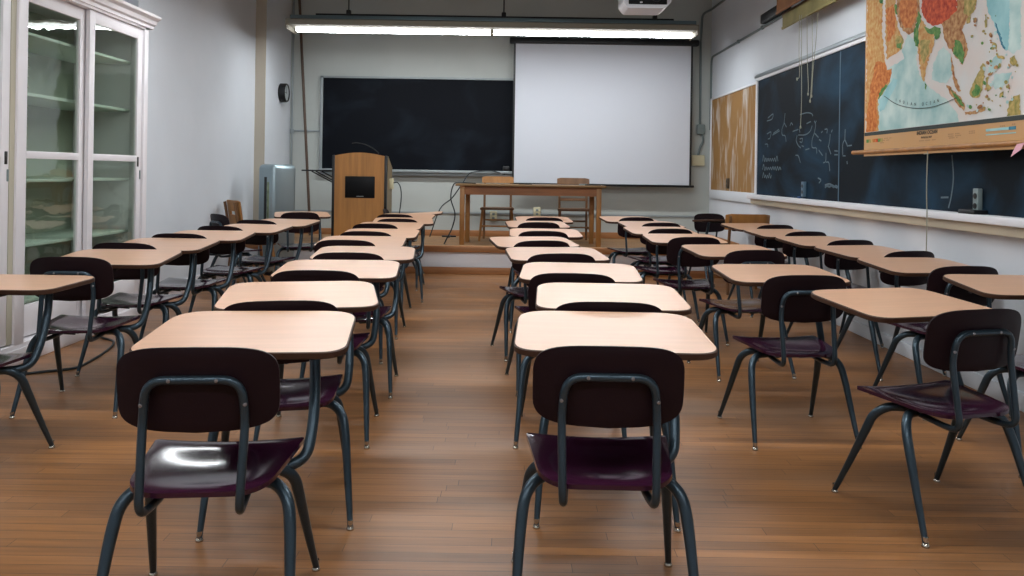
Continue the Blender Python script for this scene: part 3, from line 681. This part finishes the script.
# ------------------------------------------------------------------ right wall: chalkboard, corkboard, conduits
cbd = tag(empty('chalkboard', (XR, 5.5, 1.7)), 'long dark slate chalkboard with chalk drawings on the right wall', 'chalkboard')
def rl(mb, ob):
    c = ob.location; mb.v = [(v[0] - c.x, v[1] - c.y, v[2] - c.z) for v in mb.v]; return mb
CY0, CY1, CZ0, CZ1 = 0.2, 9.13, 1.05, 2.335
sb = MB()
ys = [CY1 - 0.04, 6.80, 2.2, CY0]
for k in range(3): sb.box((XR - 0.022, ys[k + 1] + 0.002, CZ0), (XR - 0.004, ys[k] - 0.002, CZ1))
for y in ys[1:3]: sb.box((XR - 0.0245, y - 0.009, CZ0), (XR - 0.004, y + 0.009, CZ1), 1)
rl(MB().box((XR - 0.035, CY1 - 0.06, CZ0 - 0.02), (XR, CY1, CZ1 + 0.02), bev=0.004).box((XR - 0.035, CY0, CZ1), (XR, CY1, CZ1 + 0.035), bev=0.004), cbd).build('frame', 'frame_paint', cbd)
rl(MB().box((XR - 0.045, CY0, CZ1 + 0.035), (XR, CY1 + 0.02, CZ1 + 0.062), bev=0.004).box((XR - 0.03, CY0, CZ1 + 0.062), (XR, CY1 + 0.02, CZ1 + 0.078), bev=0.003), cbd).build('map_rail', 'alu', cbd)
rl(MB().box((XR - 0.115, CY0, CZ0 - 0.048), (XR, CY1 + 0.02, CZ0), bev=0.008), cbd).build('chalk_tray', 'frame_paint', cbd)
rl(MB().box((XR - 0.075, CY0, CZ0 - 0.11), (XR, CY1 + 0.01, CZ0 - 0.045), bev=0.014), cbd).build('tray_moulding', 'tray_beige', cbd)
# chalk strokes: ribbons lying on the slate
def onboard(px, py): return at_x(px, py, XR - 0.0225)
def strokes(mb, lines, wid, mi):
    for ln in lines:
        P = [onboard(x, y) for x, y in ln]
        if len(P) > 2: P = spline(P, 4)
        for a, b in zip(P[:-1], P[1:]):
            d = b - a
            if d.length < 1e-5: continue
            n = Vector((0, -d.z, d.y)).normalized() * wid / 2
            v = [a - n, a + n, b + n, b - n]
            mb.add(v + [p + Vector((-0.0015, 0, 0)) for p in v], [[0, 1, 2, 3], [7, 6, 5, 4], [0, 4, 5, 1], [1, 5, 6, 2], [2, 6, 7, 3], [3, 7, 4, 0]], mi)
    return mb
def zp(x, y): return (765 + x / 7.2, 100 + y / 7.2)      # coordinates read from an enlarged view
S1 = [[(145, 95), (138, 165)], [(138, 165), (122, 215), (125, 252), (145, 258), (152, 300)], [(138, 165), (155, 195)], [(200, 226), (240, 212)], [(252, 105), (300, 92), (335, 98), (345, 115)],
      [(258, 130), (255, 190), (248, 215)], [(248, 215), (252, 235)], [(232, 255), (225, 290), (238, 325), (258, 345)], [(240, 252), (290, 250), (325, 225), (340, 185)], [(300, 170), (330, 155)], [(355, 150), (365, 180), (355, 240)], [(370, 150), (362, 168)],
      [(355, 240), (340, 285), (338, 335), (350, 345)], [(350, 345), (370, 347), (373, 385)], [(358, 240), (385, 270)], [(390, 285), (405, 295)], [(292, 358), (320, 350)], [(388, 362), (415, 400)], [(455, 330), (475, 390)], [(470, 245), (465, 300), (458, 330)], [(485, 215), (478, 232)],
      [(440, 380), (437, 440), (420, 452)], [(440, 447), (460, 452), (467, 512)], [(500, 366), (524, 368)], [(500, 394), (524, 394)], [(578, 210), (575, 285)], [(575, 285), (560, 320), (560, 395)], [(575, 285), (596, 335)], [(560, 402), (580, 402)], [(590, 440), (593, 462)], [(600, 330), (625, 326)],
      [(220, 398), (240, 403), (255, 452)], [(55, 252), (105, 222)], [(60, 240), (100, 212)], [(0, 318), (18, 318), (20, 340)], [(250, 280), (270, 278), (265, 305), (250, 300)], [(265, 330), (280, 335)], [(405, 235), (415, 225)], [(430, 212), (448, 210), (446, 240)], [(180, 185), (190, 165), (200, 180)]]
strokes(sb, [[zp(*p) for p in l] for l in S1], 0.011, 2)
S2 = []
def scribble(x0, y0, x1, h, n, tall=()):
    pts = []
    for k in range(n + 1):
        x = x0 + (x1 - x0) * k / n
        pts.append((x, y0 - (h * (1.9 if k in tall else 1) if k % 2 else 0) + random.uniform(-0.5, 0.5)))
    return pts
S2 += [scribble(762.5, 161.5, 778, 3.0, 14, (1, 13)), scribble(762.5, 170.0, 781, 3.0, 16, (1,)), scribble(762.5, 178.0, 771.5, 2.6, 9, (1, 7))]
S2 += [[(768, 118), (773, 114), (772, 119), (767, 121)], [(767, 134), (771, 132), (770, 138), (768, 139)], [(818, 178), (821, 180), (819, 183)], [(825, 185), (830, 184), (837, 188)], [(952, 155), (953.5, 178), (951, 198), (948.5, 208)], [(941, 197.5), (948.5, 197.3)]]
strokes(sb, S2, 0.012, 2)
strokes(sb, [scribble(825, 187, 838, 1.5, 6)], 0.02, 3)
rl(sb, cbd).build('slate', ['slate_right', mat('joint_strip', srgb(60, 88, 106), 0.5), 'chalk', 'chalk_faint'], cbd, smooth=0)

ck_ = tag(empty('corkboard', (XR, 10.1, 1.7)), 'brown corkboard with pale scuffs on the right wall by the corner', 'corkboard')
rl(MB().box((XR - 0.016, 9.15, CZ0 + 0.01), (XR - 0.002, 11.2, 2.315)), ck_).build('cork_panel', 'cork', ck_, smooth=0)
rl(MB().box((XR - 0.03, 11.19, CZ0 - 0.01), (XR, 11.23, 2.335), bev=0.004).box((XR - 0.03, 9.14, 2.31), (XR, 11.23, 2.335), bev=0.004), ck_).build('frame', 'frame_paint', ck_)
rl(MB().box((XR - 0.028, 9.155, CZ0 - 0.11), (XR, 11.23, CZ0 + 0.012), bev=0.004), ck_).build('lower_rail', 'wall', ck_)

def outlet(name, px, pyb, h, wdt, m, label, base=False, dk='black'):
    p = at_x(px, pyb, XR - 0.03)
    root = tag(empty(name, (XR - (0.022 if not base else 0.022), p.y, p.z)), label, 'outlet', 'outlet plates on the chalkboard wall')
    MB().box((-0.03, -wdt / 2, 0), (0, wdt / 2, h), bev=0.004).build('plate', m, root)
    for k in (0.3, 0.7):
        MB().lathe([(0.0001, 0.033), (0.017, 0.033), (0.018, 0.028)], 14, org=(0, 0, h * k), M4=Matrix.Rotation(R(-90), 4, 'Y')).build('socket', dk, root)
    if base: MB().box((-0.085, -0.085, -0.015), (0, 0.085, 0.022), bev=0.006).build('base_box', 'black', root)
outlet('wall_outlet', 978.5, 213.5, 0.148, 0.052, 'greyplate', 'grey double outlet on a black base on the chalk tray', True)
outlet('wall_outlet', 804.3, 196.5, 0.14, 0.06, mat('blue_plate', srgb(84, 108, 124), 0.5), 'bluish outlet plate at the lower left of the chalkboard')
outlet('wall_outlet', 728.0, 188.5, 0.13, 0.06, mat('brown_plate', srgb(78, 66, 52), 0.5), 'dark outlet plate at the bottom of the corkboard', dk='black')
p = at_x(799, 197.5, XR - 0.06)
tag(MB().tube([(0, -0.03, 0.009), (0, 0.03, 0.009)], 0.009, 8).build('chalk_stick', 'blue', loc=(XR - 0.06, p.y, CZ0)), 'small blue chalk stick on the chalk tray', 'chalk')

cn = tag(empty('conduit_run', (XR, 10.9, 2.95)), 'grey conduit pipe along the top of the right wall', 'conduit')
rl(MB().tube(fillet([(XR - 0.014, 11.28, 1.9), (XR - 0.014, 11.28, 2.925), (XR - 0.014, 3.0, 2.925)], 0.12, 6), 0.014, 10), cn).build('pipe', 'conduit', cn)
rl(MB().box((XR - 0.03, 9.9, 2.905), (XR, 9.96, 2.945), bev=0.004).box((XR - 0.03, 8.95, 2.905), (XR, 9.01, 2.945), bev=0.004), cn).build('pipe_clamp', 'conduit', cn)
cn2 = tag(empty('conduit_run', (2.65, YB, 2.2)), 'grey conduit and boxes on the back wall right of the screen', 'conduit')
q = [at(727, 0, 10.6), at(713, 10, YB - 0.02), at(702.5, 14, YB - 0.02), at(700.8, 40, YB - 0.02), at(700.0, 127, YB - 0.02)]
q[0] = Vector((XR - 0.02, 10.5, q[0].z)); q[1] = Vector((XR - 0.02, YB - 0.03, q[1].z))
rl(MB().tube(fillet(q, 0.08, 6), 0.016, 10), cn2).build('pipe', 'conduit', cn2)
a_ = at(700.5, 129.5, YB)
rl(MB().box((a_.x - 0.06, YB - 0.06, a_.z - 0.07), (a_.x + 0.055, YB, a_.z + 0.07), bev=0.015), cn2).build('junction_box', 'greyplate', cn2)
rl(MB().tube(spline([at(702, 134, YB - 0.03), at(703, 141, YB - 0.03), at(700, 148, YB - 0.03), at(698, 156, YB - 0.03)], 5), 0.016, 10), cn2).build('flexible_pipe', 'conduit', cn2)
a_ = at(698, 160.5, YB)
rl(MB().box((a_.x - 0.10, YB - 0.05, a_.z - 0.075), (a_.x + 0.085, YB, a_.z + 0.075), bev=0.01), cn2).build('outlet_box', 'ivory', cn2)

def wall_outlet(px, py, label):
    a_ = at(px, py, YB); root = tag(empty('wall_outlet', (a_.x, YB, a_.z)), label, 'outlet', 'outlets low on the back wall')
    MB().box((-0.05, -0.03, -0.07), (0.05, 0, 0.07), bev=0.006).build('plate', 'ivory', root)
    for z in (-0.028, 0.028): MB().box((-0.018, -0.033, z - 0.014), (0.018, -0.029, z + 0.014), bev=0.004).build('socket', 'greyplate', root)
wall_outlet(493.5, 216, 'ivory outlet low on the back wall behind the left stage chair')
wall_outlet(537, 212, 'ivory outlet low on the back wall behind the middle of the table')

# ------------------------------------------------------------------ wall maps
MX = 2.65
def onmap(px, py, lift=0.0): return at_x(px, py, MX - lift)
mpo = tag(empty('wall_map', (MX, 5.1, 1.5)), 'large coloured pull-down map of south Asia and the Indian Ocean', 'map')
MY0, MY1 = 4.10, 6.03
def noisemat(name, a, b, sc=7): return mat(name, srgb(*[c * 0.93 for c in a]), 0.7, spec=0.2, col2=srgb(*b), vscale=(sc * 3.2, sc * 3.2, sc * 3.2), detail=12)
mm = [noisemat('map_shallow_sea', (226, 212, 204), (204, 206, 204), 1.6), noisemat('map_sea', (158, 198, 198), (196, 214, 208), 2.0), noisemat('map_deep_sea', (126, 186, 194), (164, 204, 206), 1.5), noisemat('map_trench', (44, 104, 130), (70, 130, 150)),
      noisemat('map_land_tan', (196, 128, 64), (202, 170, 112), 9), noisemat('map_land_orange', (176, 84, 34), (214, 140, 74), 10), noisemat('map_land_red', (162, 44, 22), (214, 96, 54), 10), noisemat('map_land_brown', (146, 88, 48), (196, 154, 104), 10),
      noisemat('map_land_green', (40, 112, 56), (118, 152, 80), 9), noisemat('map_land_olive', (126, 128, 66), (196, 168, 104), 10), mat('map_ink', srgb(40, 48, 44), 0.7), mat('map_paper_edge', srgb(220, 214, 208), 0.7)]
layers = [
 (1, [(888, 69), (905, 58), (916, 58), (919, 74), (930, 88), (945, 98), (957, 113), (960, 123.5), (877, 133), (877, 100)]),
 (2, [(879, 100), (884, 92), (890, 84), (893, 78), (898, 80), (893, 92), (885, 108), (880, 112)]),
 (2, [(984, 0), (1010, 0), (1010, 46), (1006, 51), (1000, 40), (994, 22), (988, 12)]),
 (1, [(1010, 0), (1021.5, 0), (1021.2, 48), (1013, 54), (1008, 50), (1010, 30)]),
 (1, [(990, 62), (997, 55), (1003, 58), (1000, 66), (992, 74), (988, 72)]),
 (1, [(995, 74), (1012, 72), (1008, 84), (996, 90), (992, 84)]),
 (3, [(995, 22), (997, 24), (1005.5, 50), (1003, 48), (998, 34)]),
 (1, [(908, 34), (915, 40), (918, 52), (915, 60), (905, 62), (902, 52)]),
 (1, [(938, 52), (944, 46), (951, 54), (953, 74), (946, 84), (932, 80), (934, 62)]),
 (4, [(868.0, 0), (882.5, 0), (883, 10), (882, 30), (884, 50), (885.5, 62), (887, 70), (892, 68), (891, 76), (889, 84), (884, 92), (879, 98), (878, 108), (879, 120), (878, 133.3), (865.6, 134.6)]),
 (5, [(876, 62), (885, 62), (887, 70), (892, 69), (890, 80), (884, 90), (878, 97), (876, 108), (878, 122), (876, 133), (866, 134), (868, 104), (872, 80)]),
 (4, [(884.7, 0), (897, 0), (896, 16), (899, 30), (904, 40), (902, 49), (896, 54), (890, 57), (887, 60), (885.6, 40)]),
 (5, [(886, 10), (894, 4), (896, 20), (895, 34), (888, 42)]),
 (8, [(895, 4), (898, 5), (899, 16), (896, 14)]), (9, [(896, 36), (902, 37), (904, 41), (901, 50), (896, 46)]), (8, [(897, 44), (902, 43), (901, 49), (897, 48)]),
 (8, [(878, 0), (883, 0), (883, 4), (880, 3)]), (8, [(879, 94), (886, 84), (888, 86), (882, 95), (879, 100)]),
 (7, [(896.5, 0), (920, 0), (920, 12), (917, 22), (914, 32), (909, 35), (903, 31), (899, 22), (897, 12)]),
 (5, [(900, 2), (917, 0), (917, 14), (912, 28), (905, 28), (900, 16)]),
 (7, [(942, 24), (950, 16), (957, 8), (957, 0), (980, 0), (976, 9), (970, 16), (966, 22), (962, 30), (966, 40), (968.5, 50), (966, 57), (963, 65), (959, 59), (955, 57), (952, 49), (948, 47), (944, 37)]),
 (9, [(966, 0), (980, 0), (975, 10), (969, 17), (964, 14)]),
 (4, [(918, 32), (921, 18), (926, 25), (929, 33), (935, 34), (934, 46), (930, 56), (927, 66), (925.5, 76), (924, 82), (921.5, 76), (919.5, 62), (917.5, 46)]),
 (9, [(921, 40), (930, 40), (929, 54), (924, 64), (920, 54)]),
 (8, [(914, 33), (917, 20), (919, 11), (922, 17), (918.5, 30), (919.5, 40), (919, 47), (915.5, 46)]),
 (8, [(924, 26), (930, 29), (935, 26), (941, 28), (940, 37), (936.5, 40), (934, 34), (928, 33)]),
 (6, [(920.5, 0), (958, 0), (957, 11), (950, 18), (942, 24), (934, 26), (927, 22), (922, 12)]),
 (8, [(955, 40), (960, 41), (965, 52), (963, 64.5), (958, 58), (953.5, 54)]),
 (7, [(951.5, 54), (954, 66), (956, 78), (959, 85), (961.5, 91), (959, 92), (955, 86), (952.5, 74), (951, 60)]),
 (8, [(925, 83), (926.5, 84), (926.3, 90), (925, 88)]),
 (7, [(946.5, 85), (950, 86), (957, 94), (962, 99), (965.5, 106), (964, 111), (958, 105), (951, 95)]),
 (8, [(950, 88), (956, 94), (962, 100), (964.5, 107), (962, 106), (955, 98)]),
 (7, [(965, 112), (975, 110.5), (984, 108), (986, 110), (976, 114), (966, 115)]),
 (9, [(970, 91), (974, 82), (979, 72), (983, 63), (986, 66), (984.5, 78), (983, 88), (980.5, 96), (976, 98), (971, 96)]),
 (8, [(972, 92), (977, 84), (981, 88), (979, 95), (975, 97)]),
 (9, [(986, 78), (989, 76), (988, 84), (992, 88), (988, 92), (986, 86)]), (9, [(985, 15), (987, 14), (987.5, 27), (985.5, 28)]), (9, [(993, 42), (997, 44), (997, 50), (992.5, 48)]),
 (9, [(1010, 58), (1015, 55), (1018, 62), (1014, 66), (1011, 64)]), (9, [(1000, 94), (1004, 91), (1003, 96), (1000, 98)]), (9, [(968, 18), (972, 14), (971, 22), (967, 24)]),
 (9, [(1009, 103), (1014, 96), (1020, 94), (1020.6, 116.5), (1007, 117)]),
]
rnd = random.Random(3)
for cx_, cy_, rx_, ry_, n_ in ((990, 32, 8, 20, 16), (996, 70, 12, 16, 22), (1000, 98, 14, 12, 20), (978, 106, 14, 5, 8), (1014, 72, 5, 14, 8), (975, 28, 3, 10, 5)):
    for _ in range(n_):
        x_, y_ = cx_ + rnd.uniform(-rx_, rx_), cy_ + rnd.uniform(-ry_, ry_); r_ = rnd.uniform(0.5, 1.9); st_ = rnd.uniform(0.5, 1.8); ph = rnd.uniform(0, 3)
        layers.append((rnd.choice((9, 9, 7, 8, 1)), [(x_ + r_ * math.cos(a_) * math.cos(ph) - r_ * st_ * math.sin(a_) * math.sin(ph), y_ + r_ * math.cos(a_) * math.sin(ph) + r_ * st_ * math.sin(a_) * math.cos(ph)) for a_ in [k * math.pi / 4 for k in range(8)]]))
def mbox(y0, y1, z0, z1, x0, x1, mb, mi=0): return mb.box((x0, y0, z0), (x1, y1, z1), mi)
mpm = MB()
zlow = onmap(864, 134.5).z
ztop = 2.98
mpm.box((MX, MY0, zlow - 0.165), (MX + 0.0012, MY1, ztop), 12)
ZIN = zlow + 0.012
mpm.box((MX - 0.0004, MY0 + 0.035, ZIN), (MX, MY1 - 0.018, ztop - 0.02), 0)
mpm.box((MX - 0.001, MY0 + 0.02, zlow - 0.014), (MX, MY1 - 0.006, zlow + 0.012), 10)
mpm.box((MX - 0.0012, MY0 + 0.02, ZIN - 0.02), (MX, MY0 + 0.033, ztop), 10)
for k, (mi, poly) in enumerate(layers):
    # soft, slightly irregular coast lines; polygons that touch the photo's top edge run on up the sheet
    pts2 = []
    n = len(poly)
    up = [(x, y - 46 if y == 0 else y) for x, y in poly]
    P3 = []
    for i in range(n):
        a2, b2 = up[i], up[(i + 1) % n]
        seg = max(1, int(math.hypot(a2[0] - b2[0], a2[1] - b2[1]) / 2))
        for s_ in range(seg):
            t = s_ / seg; jx = random.uniform(-0.85, 0.85) if 0 < s_ else 0; jy = random.uniform(-0.85, 0.85) if 0 < s_ else 0
            P3.append((a2[0] + (b2[0] - a2[0]) * t + jx, a2[1] + (b2[1] - a2[1]) * t + jy))
    lift = 0.0012 + 0.00004 * k
    pts3 = [onmap(x, y) for x, y in P3]
    vs = [(MX - lift, min(MY1 - 0.019, max(MY0 + 0.036, p.y)), min(ztop - 0.02, max(ZIN + 0.002, p.z))) for p in pts3]
    mpm.add(vs, [list(range(len(vs)))], mi)
for (xa, xb, y_) in ((874, 892, 139.5), (876, 890, 141.2), (880, 886, 143), (919, 936, 141.0), (948, 960, 134.5), (948, 962, 136.5), (949, 958, 138.2), (969, 978, 131.5), (969, 976, 133.4), (1000, 1006, 126.4), (1012, 1016, 124.4)):
    a2, b2 = onmap(xa, y_), onmap(xb, y_ - 0.05 * (xb - xa))
    n_ = int((a2.y - b2.y) / 0.016)
    for i in range(n_):
        if i % 5 == 4: continue
        yy = a2.y - 0.016 * i; mpm.box((MX - 0.0006, yy - 0.011, a2.z - 0.003), (MX, yy, a2.z + 0.004), 13)
bml = mpm
c = mpo.location; bml.v = [(v[0] - c.x, v[1] - c.y, v[2] - c.z) for v in bml.v]
M['_leg'] = noisemat('map_legend_paper', (206, 164, 118), (196, 152, 104), 2)
me_obj = bml.build('map_sheet', mm + [M['_leg'], mat('faint_ink', srgb(160, 122, 84), 0.7)], mpo, smooth=0)
# triangulate the coast polygons cleanly
bm = bmesh.new(); bm.from_mesh(me_obj.data); bmesh.ops.triangulate(bm, faces=[f_ for f_ in bm.faces if len(f_.verts) > 4], ngon_method='EAR_CLIP'); bm.to_mesh(me_obj.data); bm.free()
zr = 1.436
rl(MB().tube([(MX, 3.92, zr + 0.012), (MX, 6.22, zr + 0.012)], 0.016, 12), mpo).build('bottom_roller', 'oak', mpo)
rl(MB().tube([(MX, 3.95, ztop), (MX, 6.15, ztop)], 0.035, 12), mpo).build('top_roller', 'blackmetal', mpo)
for y in (4.2, 5.9): rl(MB().box((MX - 0.03, y - 0.02, ztop - 0.02), (XR, y + 0.02, ztop + 0.05), bev=0.005), mpo).build('wall_bracket', 'blackmetal', mpo)
ink = MB()
# lettering and key under the map
def text(s, size, origin, spacing=1.0, m='map_ink', bold=0.0):
    cu = bpy.data.curves.new('lettering', 'FONT'); cu.body = s; cu.size = size; cu.align_x = 'CENTER'; cu.space_character = spacing; cu.offset = bold; cu.extrude = 0.0003
    o = bpy.data.objects.new('lettering', cu); COL.objects.link(o)
    bpy.context.view_layer.update()
    me = bpy.data.meshes.new_from_object(o.evaluated_get(bpy.context.evaluated_depsgraph_get()))
    bpy.data.objects.remove(o); bpy.data.curves.remove(cu)
    n = bpy.data.objects.new('lettering', me); COL.objects.link(n); me.materials.clear(); me.materials.append(bpy.data.materials[m])
    n.parent = mpo; n.matrix_local = Matrix.Translation(Vector(origin) - Vector(mpo.location)) @ Matrix(((0, 0, -1, 0), (-1, 0, 0, 0), (0, 1, 0, 0), (0, 0, 0, 1)))
    return n
t0 = onmap(927, 132.2); text('INDIAN OCEAN', 0.034, (MX - 0.0015, t0.y, t0.z - 0.012), 1.05, bold=0.0008)
t0 = onmap(926.5, 137); text('PHYSICAL MAP', 0.02, (MX - 0.0015, t0.y, t0.z - 0.008))
chars = 'INDIAN OCEAN'
for i, chh in enumerate(chars):
    if chh == ' ': continue
    t = i / (len(chars) - 1); px = 897 + 42 * t; py = 100 + 4.6 * math.sin(math.pi * t * 0.92) - 0.5 * t
    p = onmap(px, py); text(chh, 0.03, (MX - 0.0062, p.y, p.z - 0.01))
arc_pts = spline([onmap(885, 96), onmap(897, 104), onmap(912, 107.8), onmap(926, 108), onmap(940, 105), onmap(957, 98)], 6)
rl(MB().tube([(MX - 0.006, p.y, p.z) for p in arc_pts], 0.002, 5), mpo).build('arc_line', mm[10], mpo)
kb = MB(); p0 = onmap(864.5, 141.5); 
kx = [onmap(866.5 + 2.3 * i, 141.5 - 0.12 * i) for i in range(8)]
for i in range(7): kb.box((MX - 0.0012, kx[i + 1].y, p0.z - 0.012), (MX, kx[i].y, p0.z + 0.012), i % 5)
rl(kb, mpo).build('colour_key', [mm[8], mm[9], mm[4], mm[5], mm[6]], mpo, smooth=0)
sb_ = MB(); y0, y1 = onmap(1016, 128).y, onmap(986, 131).y; zk = onmap(1000, 130).z
sb_.box((MX - 0.0012, y0, zk - 0.002), (MX, y1, zk + 0.012)).box((MX - 0.0012, y0, zk - 0.024), (MX, y1, zk - 0.018), 0).box((MX - 0.0014, y0, zk - 0.004), (MX, y0 + 0.06, zk + 0.014), 1)
rl(sb_, mpo).build('scale_bar', [mm[2], mm[3]], mpo, smooth=0)
hk = onmap(927.5, 157)
rl(MB().tube([(MX, hk.y, zr), (MX, hk.y, zr - 0.02)], 0.004, 6).tube([(MX, hk.y + 0.045, zr - 0.022), (MX, hk.y - 0.01, zr - 0.022)], 0.004, 6).tube(spline([(MX, hk.y, zr - 0.02), (MX - 0.003, hk.y, 1.2), (MX + 0.002, hk.y, 1.0), (MX, hk.y, 0.70)], 6), 0.0035, 6), mpo).build('pull_cord', 'cord_pale', mpo)
# pink paper hanging at the near end of the roller
pp = onmap(1019, 150)
pk = MB().prism([(0.035, -0.035), (0.01, 0.0), (-0.015, 0.03), (-0.08, 0.035), (-0.05, 0.0), (0.0, -0.02)], lambda a, b, h: (h + 0.02 * a, a, b), 0.002)
tag(pk.build('paper_scrap', 'pink', loc=(MX - 0.022, pp.y, pp.z)), 'pink paper scrap stuck to the near end of the map roller', 'paper')

def rolled_map(name, label, y0, y1, x, z0, h, mpaper, cords):
    root = tag(empty(name, (x, y0, z0 + h)), label, 'map', 'rolled maps above the chalkboard')
    MB().tube([(0, -0.03, 0), (0, y1 - y0 + 0.03, 0)], 0.04, 14).build('roller', 'oak_dark', root)
    MB().box((-0.042, 0.0, -h), (-0.039, y1 - y0, 0.0)).build('sheet', mpaper, root, smooth=0)
    MB().box((-0.05, -0.01, -h - 0.012), (-0.031, y1 - y0 + 0.01, -h + 0.012), bev=0.005).build('bottom_batten', mpaper, root)
    for y in (0.15, y1 - y0 - 0.15): MB().box((-0.03, y - 0.015, -0.03), (XR - x, y + 0.015, 0.045), bev=0.004).build('wall_bracket', 'blackmetal', root)
    for pts, m in cords:
        P = [at_x(px, py, x - 0.055) for px, py in pts]
        P = [Vector((p.x - x, p.y - y0, p.z - z0 - h)) for p in P]
        mb = MB().tube(spline(P, 4), 0.0028, 6)
        e = P[-1]; mb.lathe([(0.0001, -0.018), (0.007, -0.01), (0.008, 0.0), (0.004, 0.012), (0.0001, 0.016)], 8, org=e)
        mb.build('pull_cord', m, root)
paperA = noisemat('map_back_orange', (150, 104, 70), (166, 118, 78), 2); paperB = noisemat('map_back_yellow', (136, 128, 84), (150, 140, 92), 2)
rolled_map('rolled_map', 'rolled map with orange-brown sheet edge, left above the chalkboard', 6.6, 7.87, 2.62, 2.86, 0.16, paperA, [])
rolled_map('rolled_map', 'rolled map with yellow-green sheet edge and dangling cords above the chalkboard', 6.2, 7.9, 2.69, 2.72, 0.13, paperB,
           [([(799.5, 15), (799, 50), (799.5, 75), (797, 79)], 'cord_pale'), ([(801.5, 15), (801.5, 60), (801.5, 100), (800.5, 127)], 'cord_pale'), ([(807, 15), (807.3, 60), (808.3, 85), (808, 94)], 'cord_pale'), ([(812, 15), (812.5, 60), (811, 90), (810, 101)], 'cord_pale'), ([(818, 12), (816, 40), (813, 70), (811.5, 96)], 'cord_pale')])
a_ = MB().box((XR - 0.065, 8.10, 2.947), (XR, 8.90, 3.05), bev=0.01)
tag(a_.build('map_holder', 'blackmetal'), 'dark empty map rail box high on the right wall beside the rolled maps', 'bracket')

# ------------------------------------------------------------------ loose cables
c1 = [at(505, 174.5, YB - 0.09), at(492, 171, 11.2), at(478, 171.5, 11.1), at(469, 174, 11.0), at(462, 184, 10.9), at(452, 198, 10.9), at(440, 209, 10.9), at(430, 222, 10.9)]
c1[-1].z = ST_Z + 0.02
tag(MB().tube(spline(c1, 6), 0.008, 8).build('signal_cable', 'cord_dark'), 'dark cable looping from the blackboard tray down to the stage', 'cable')
bxp = at(506, 175, YB - 0.1)
tag(MB().box((-0.045, -0.03, 0), (0.045, 0.03, 0.07), bev=0.012).build('cable_plug_box', 'black', loc=(bxp.x, YB - 0.085, BZ0)), 'small black box on the blackboard tray beside the screen', 'box')
c2 = [(TX0 + 0.25, 10.0, TZ + 0.008), (TX0 + 0.06, 9.96, TZ + 0.012), (TX0 - 0.022, 9.95, TZ - 0.01), at(450.8, 198, 9.95), at(455, 214, 9.95), at(452, 228, 9.95), at(447, 238, 9.95), at(444, 243.5, 9.93)]
c2[-1] = Vector((c2[-1].x, 9.93, ST_Z + 0.009))
tag(MB().tube(spline(c2, 6), 0.008, 8).build('power_cable', 'cord_dark'), 'dark cable hanging off the left end of the stage table', 'cable')
c3 = [(TX0 + 0.25, 10.0, TZ + 0.008), (TX0 + 0.5, 10.03, TZ + 0.008), (TX0 + 0.8, 10.0, TZ + 0.008), (TX0 + 0.93, 10.04, TZ + 0.008)]
fp = at_z(449, 237, ST_Z)
cs = MB().box((-0.10, -0.02, 0), (0.10, 0.02, 0.022), bev=0.006).box((-0.02, -0.12, 0), (0.02, 0.12, 0.022), bev=0.006)
tag(cs.build('cross_stand', 'cord_dark', loc=(fp.x, fp.y, ST_Z)), 'dark cross-shaped stand foot on the stage left of the table', 'stand')
fl = [at_z(22, 374, 0.008), at_z(40, 372, 0.008), at_z(60, 370, 0.008), at_z(78, 367, 0.008), at_z(92, 360, 0.008), at_z(102, 354, 0.008), at_z(112, 346, 0.008), at_z(113, 341, 0.008), at_z(104, 338, 0.008), at_z(96, 336, 0.008)]
tag(MB().tube(spline(fl, 6), 0.008, 8).build('floor_cable', 'cord_dark'), 'black cable curling on the floor beside the glass cabinet', 'cable')

# ------------------------------------------------------------------ world, camera, output look
wd = bpy.data.worlds.new('world'); sc.world = wd; wd.use_nodes = True
wd.node_tree.nodes['Background'].inputs['Color'].default_value = (0.6, 0.7, 0.8, 1); wd.node_tree.nodes['Background'].inputs['Strength'].default_value = 0.2
cam = bpy.data.cameras.new('camera'); co = bpy.data.objects.new('camera', cam); COL.objects.link(co)
cam.sensor_width = 36; cam.lens = FPX / 1024 * 36; cam.clip_start = 0.05
cam.shift_y = (VPY - 288) / 1024
co.matrix_world = Matrix.Translation((0, 0, CAM_H)) @ Matrix.Rotation(R(90), 4, 'X') @ Matrix.Rotation(ROLL, 4, 'Z')
sc.camera = co
vs_ = sc.view_settings
vs_.view_transform = 'Standard'; vs_.look = 'None'; vs_.gamma = 1; vs_.use_curve_mapping = False; vs_.exposure = 0.42
sc.display_settings.display_device = 'sRGB'
sc.cycles.max_bounces = 8; sc.cycles.use_denoising = True
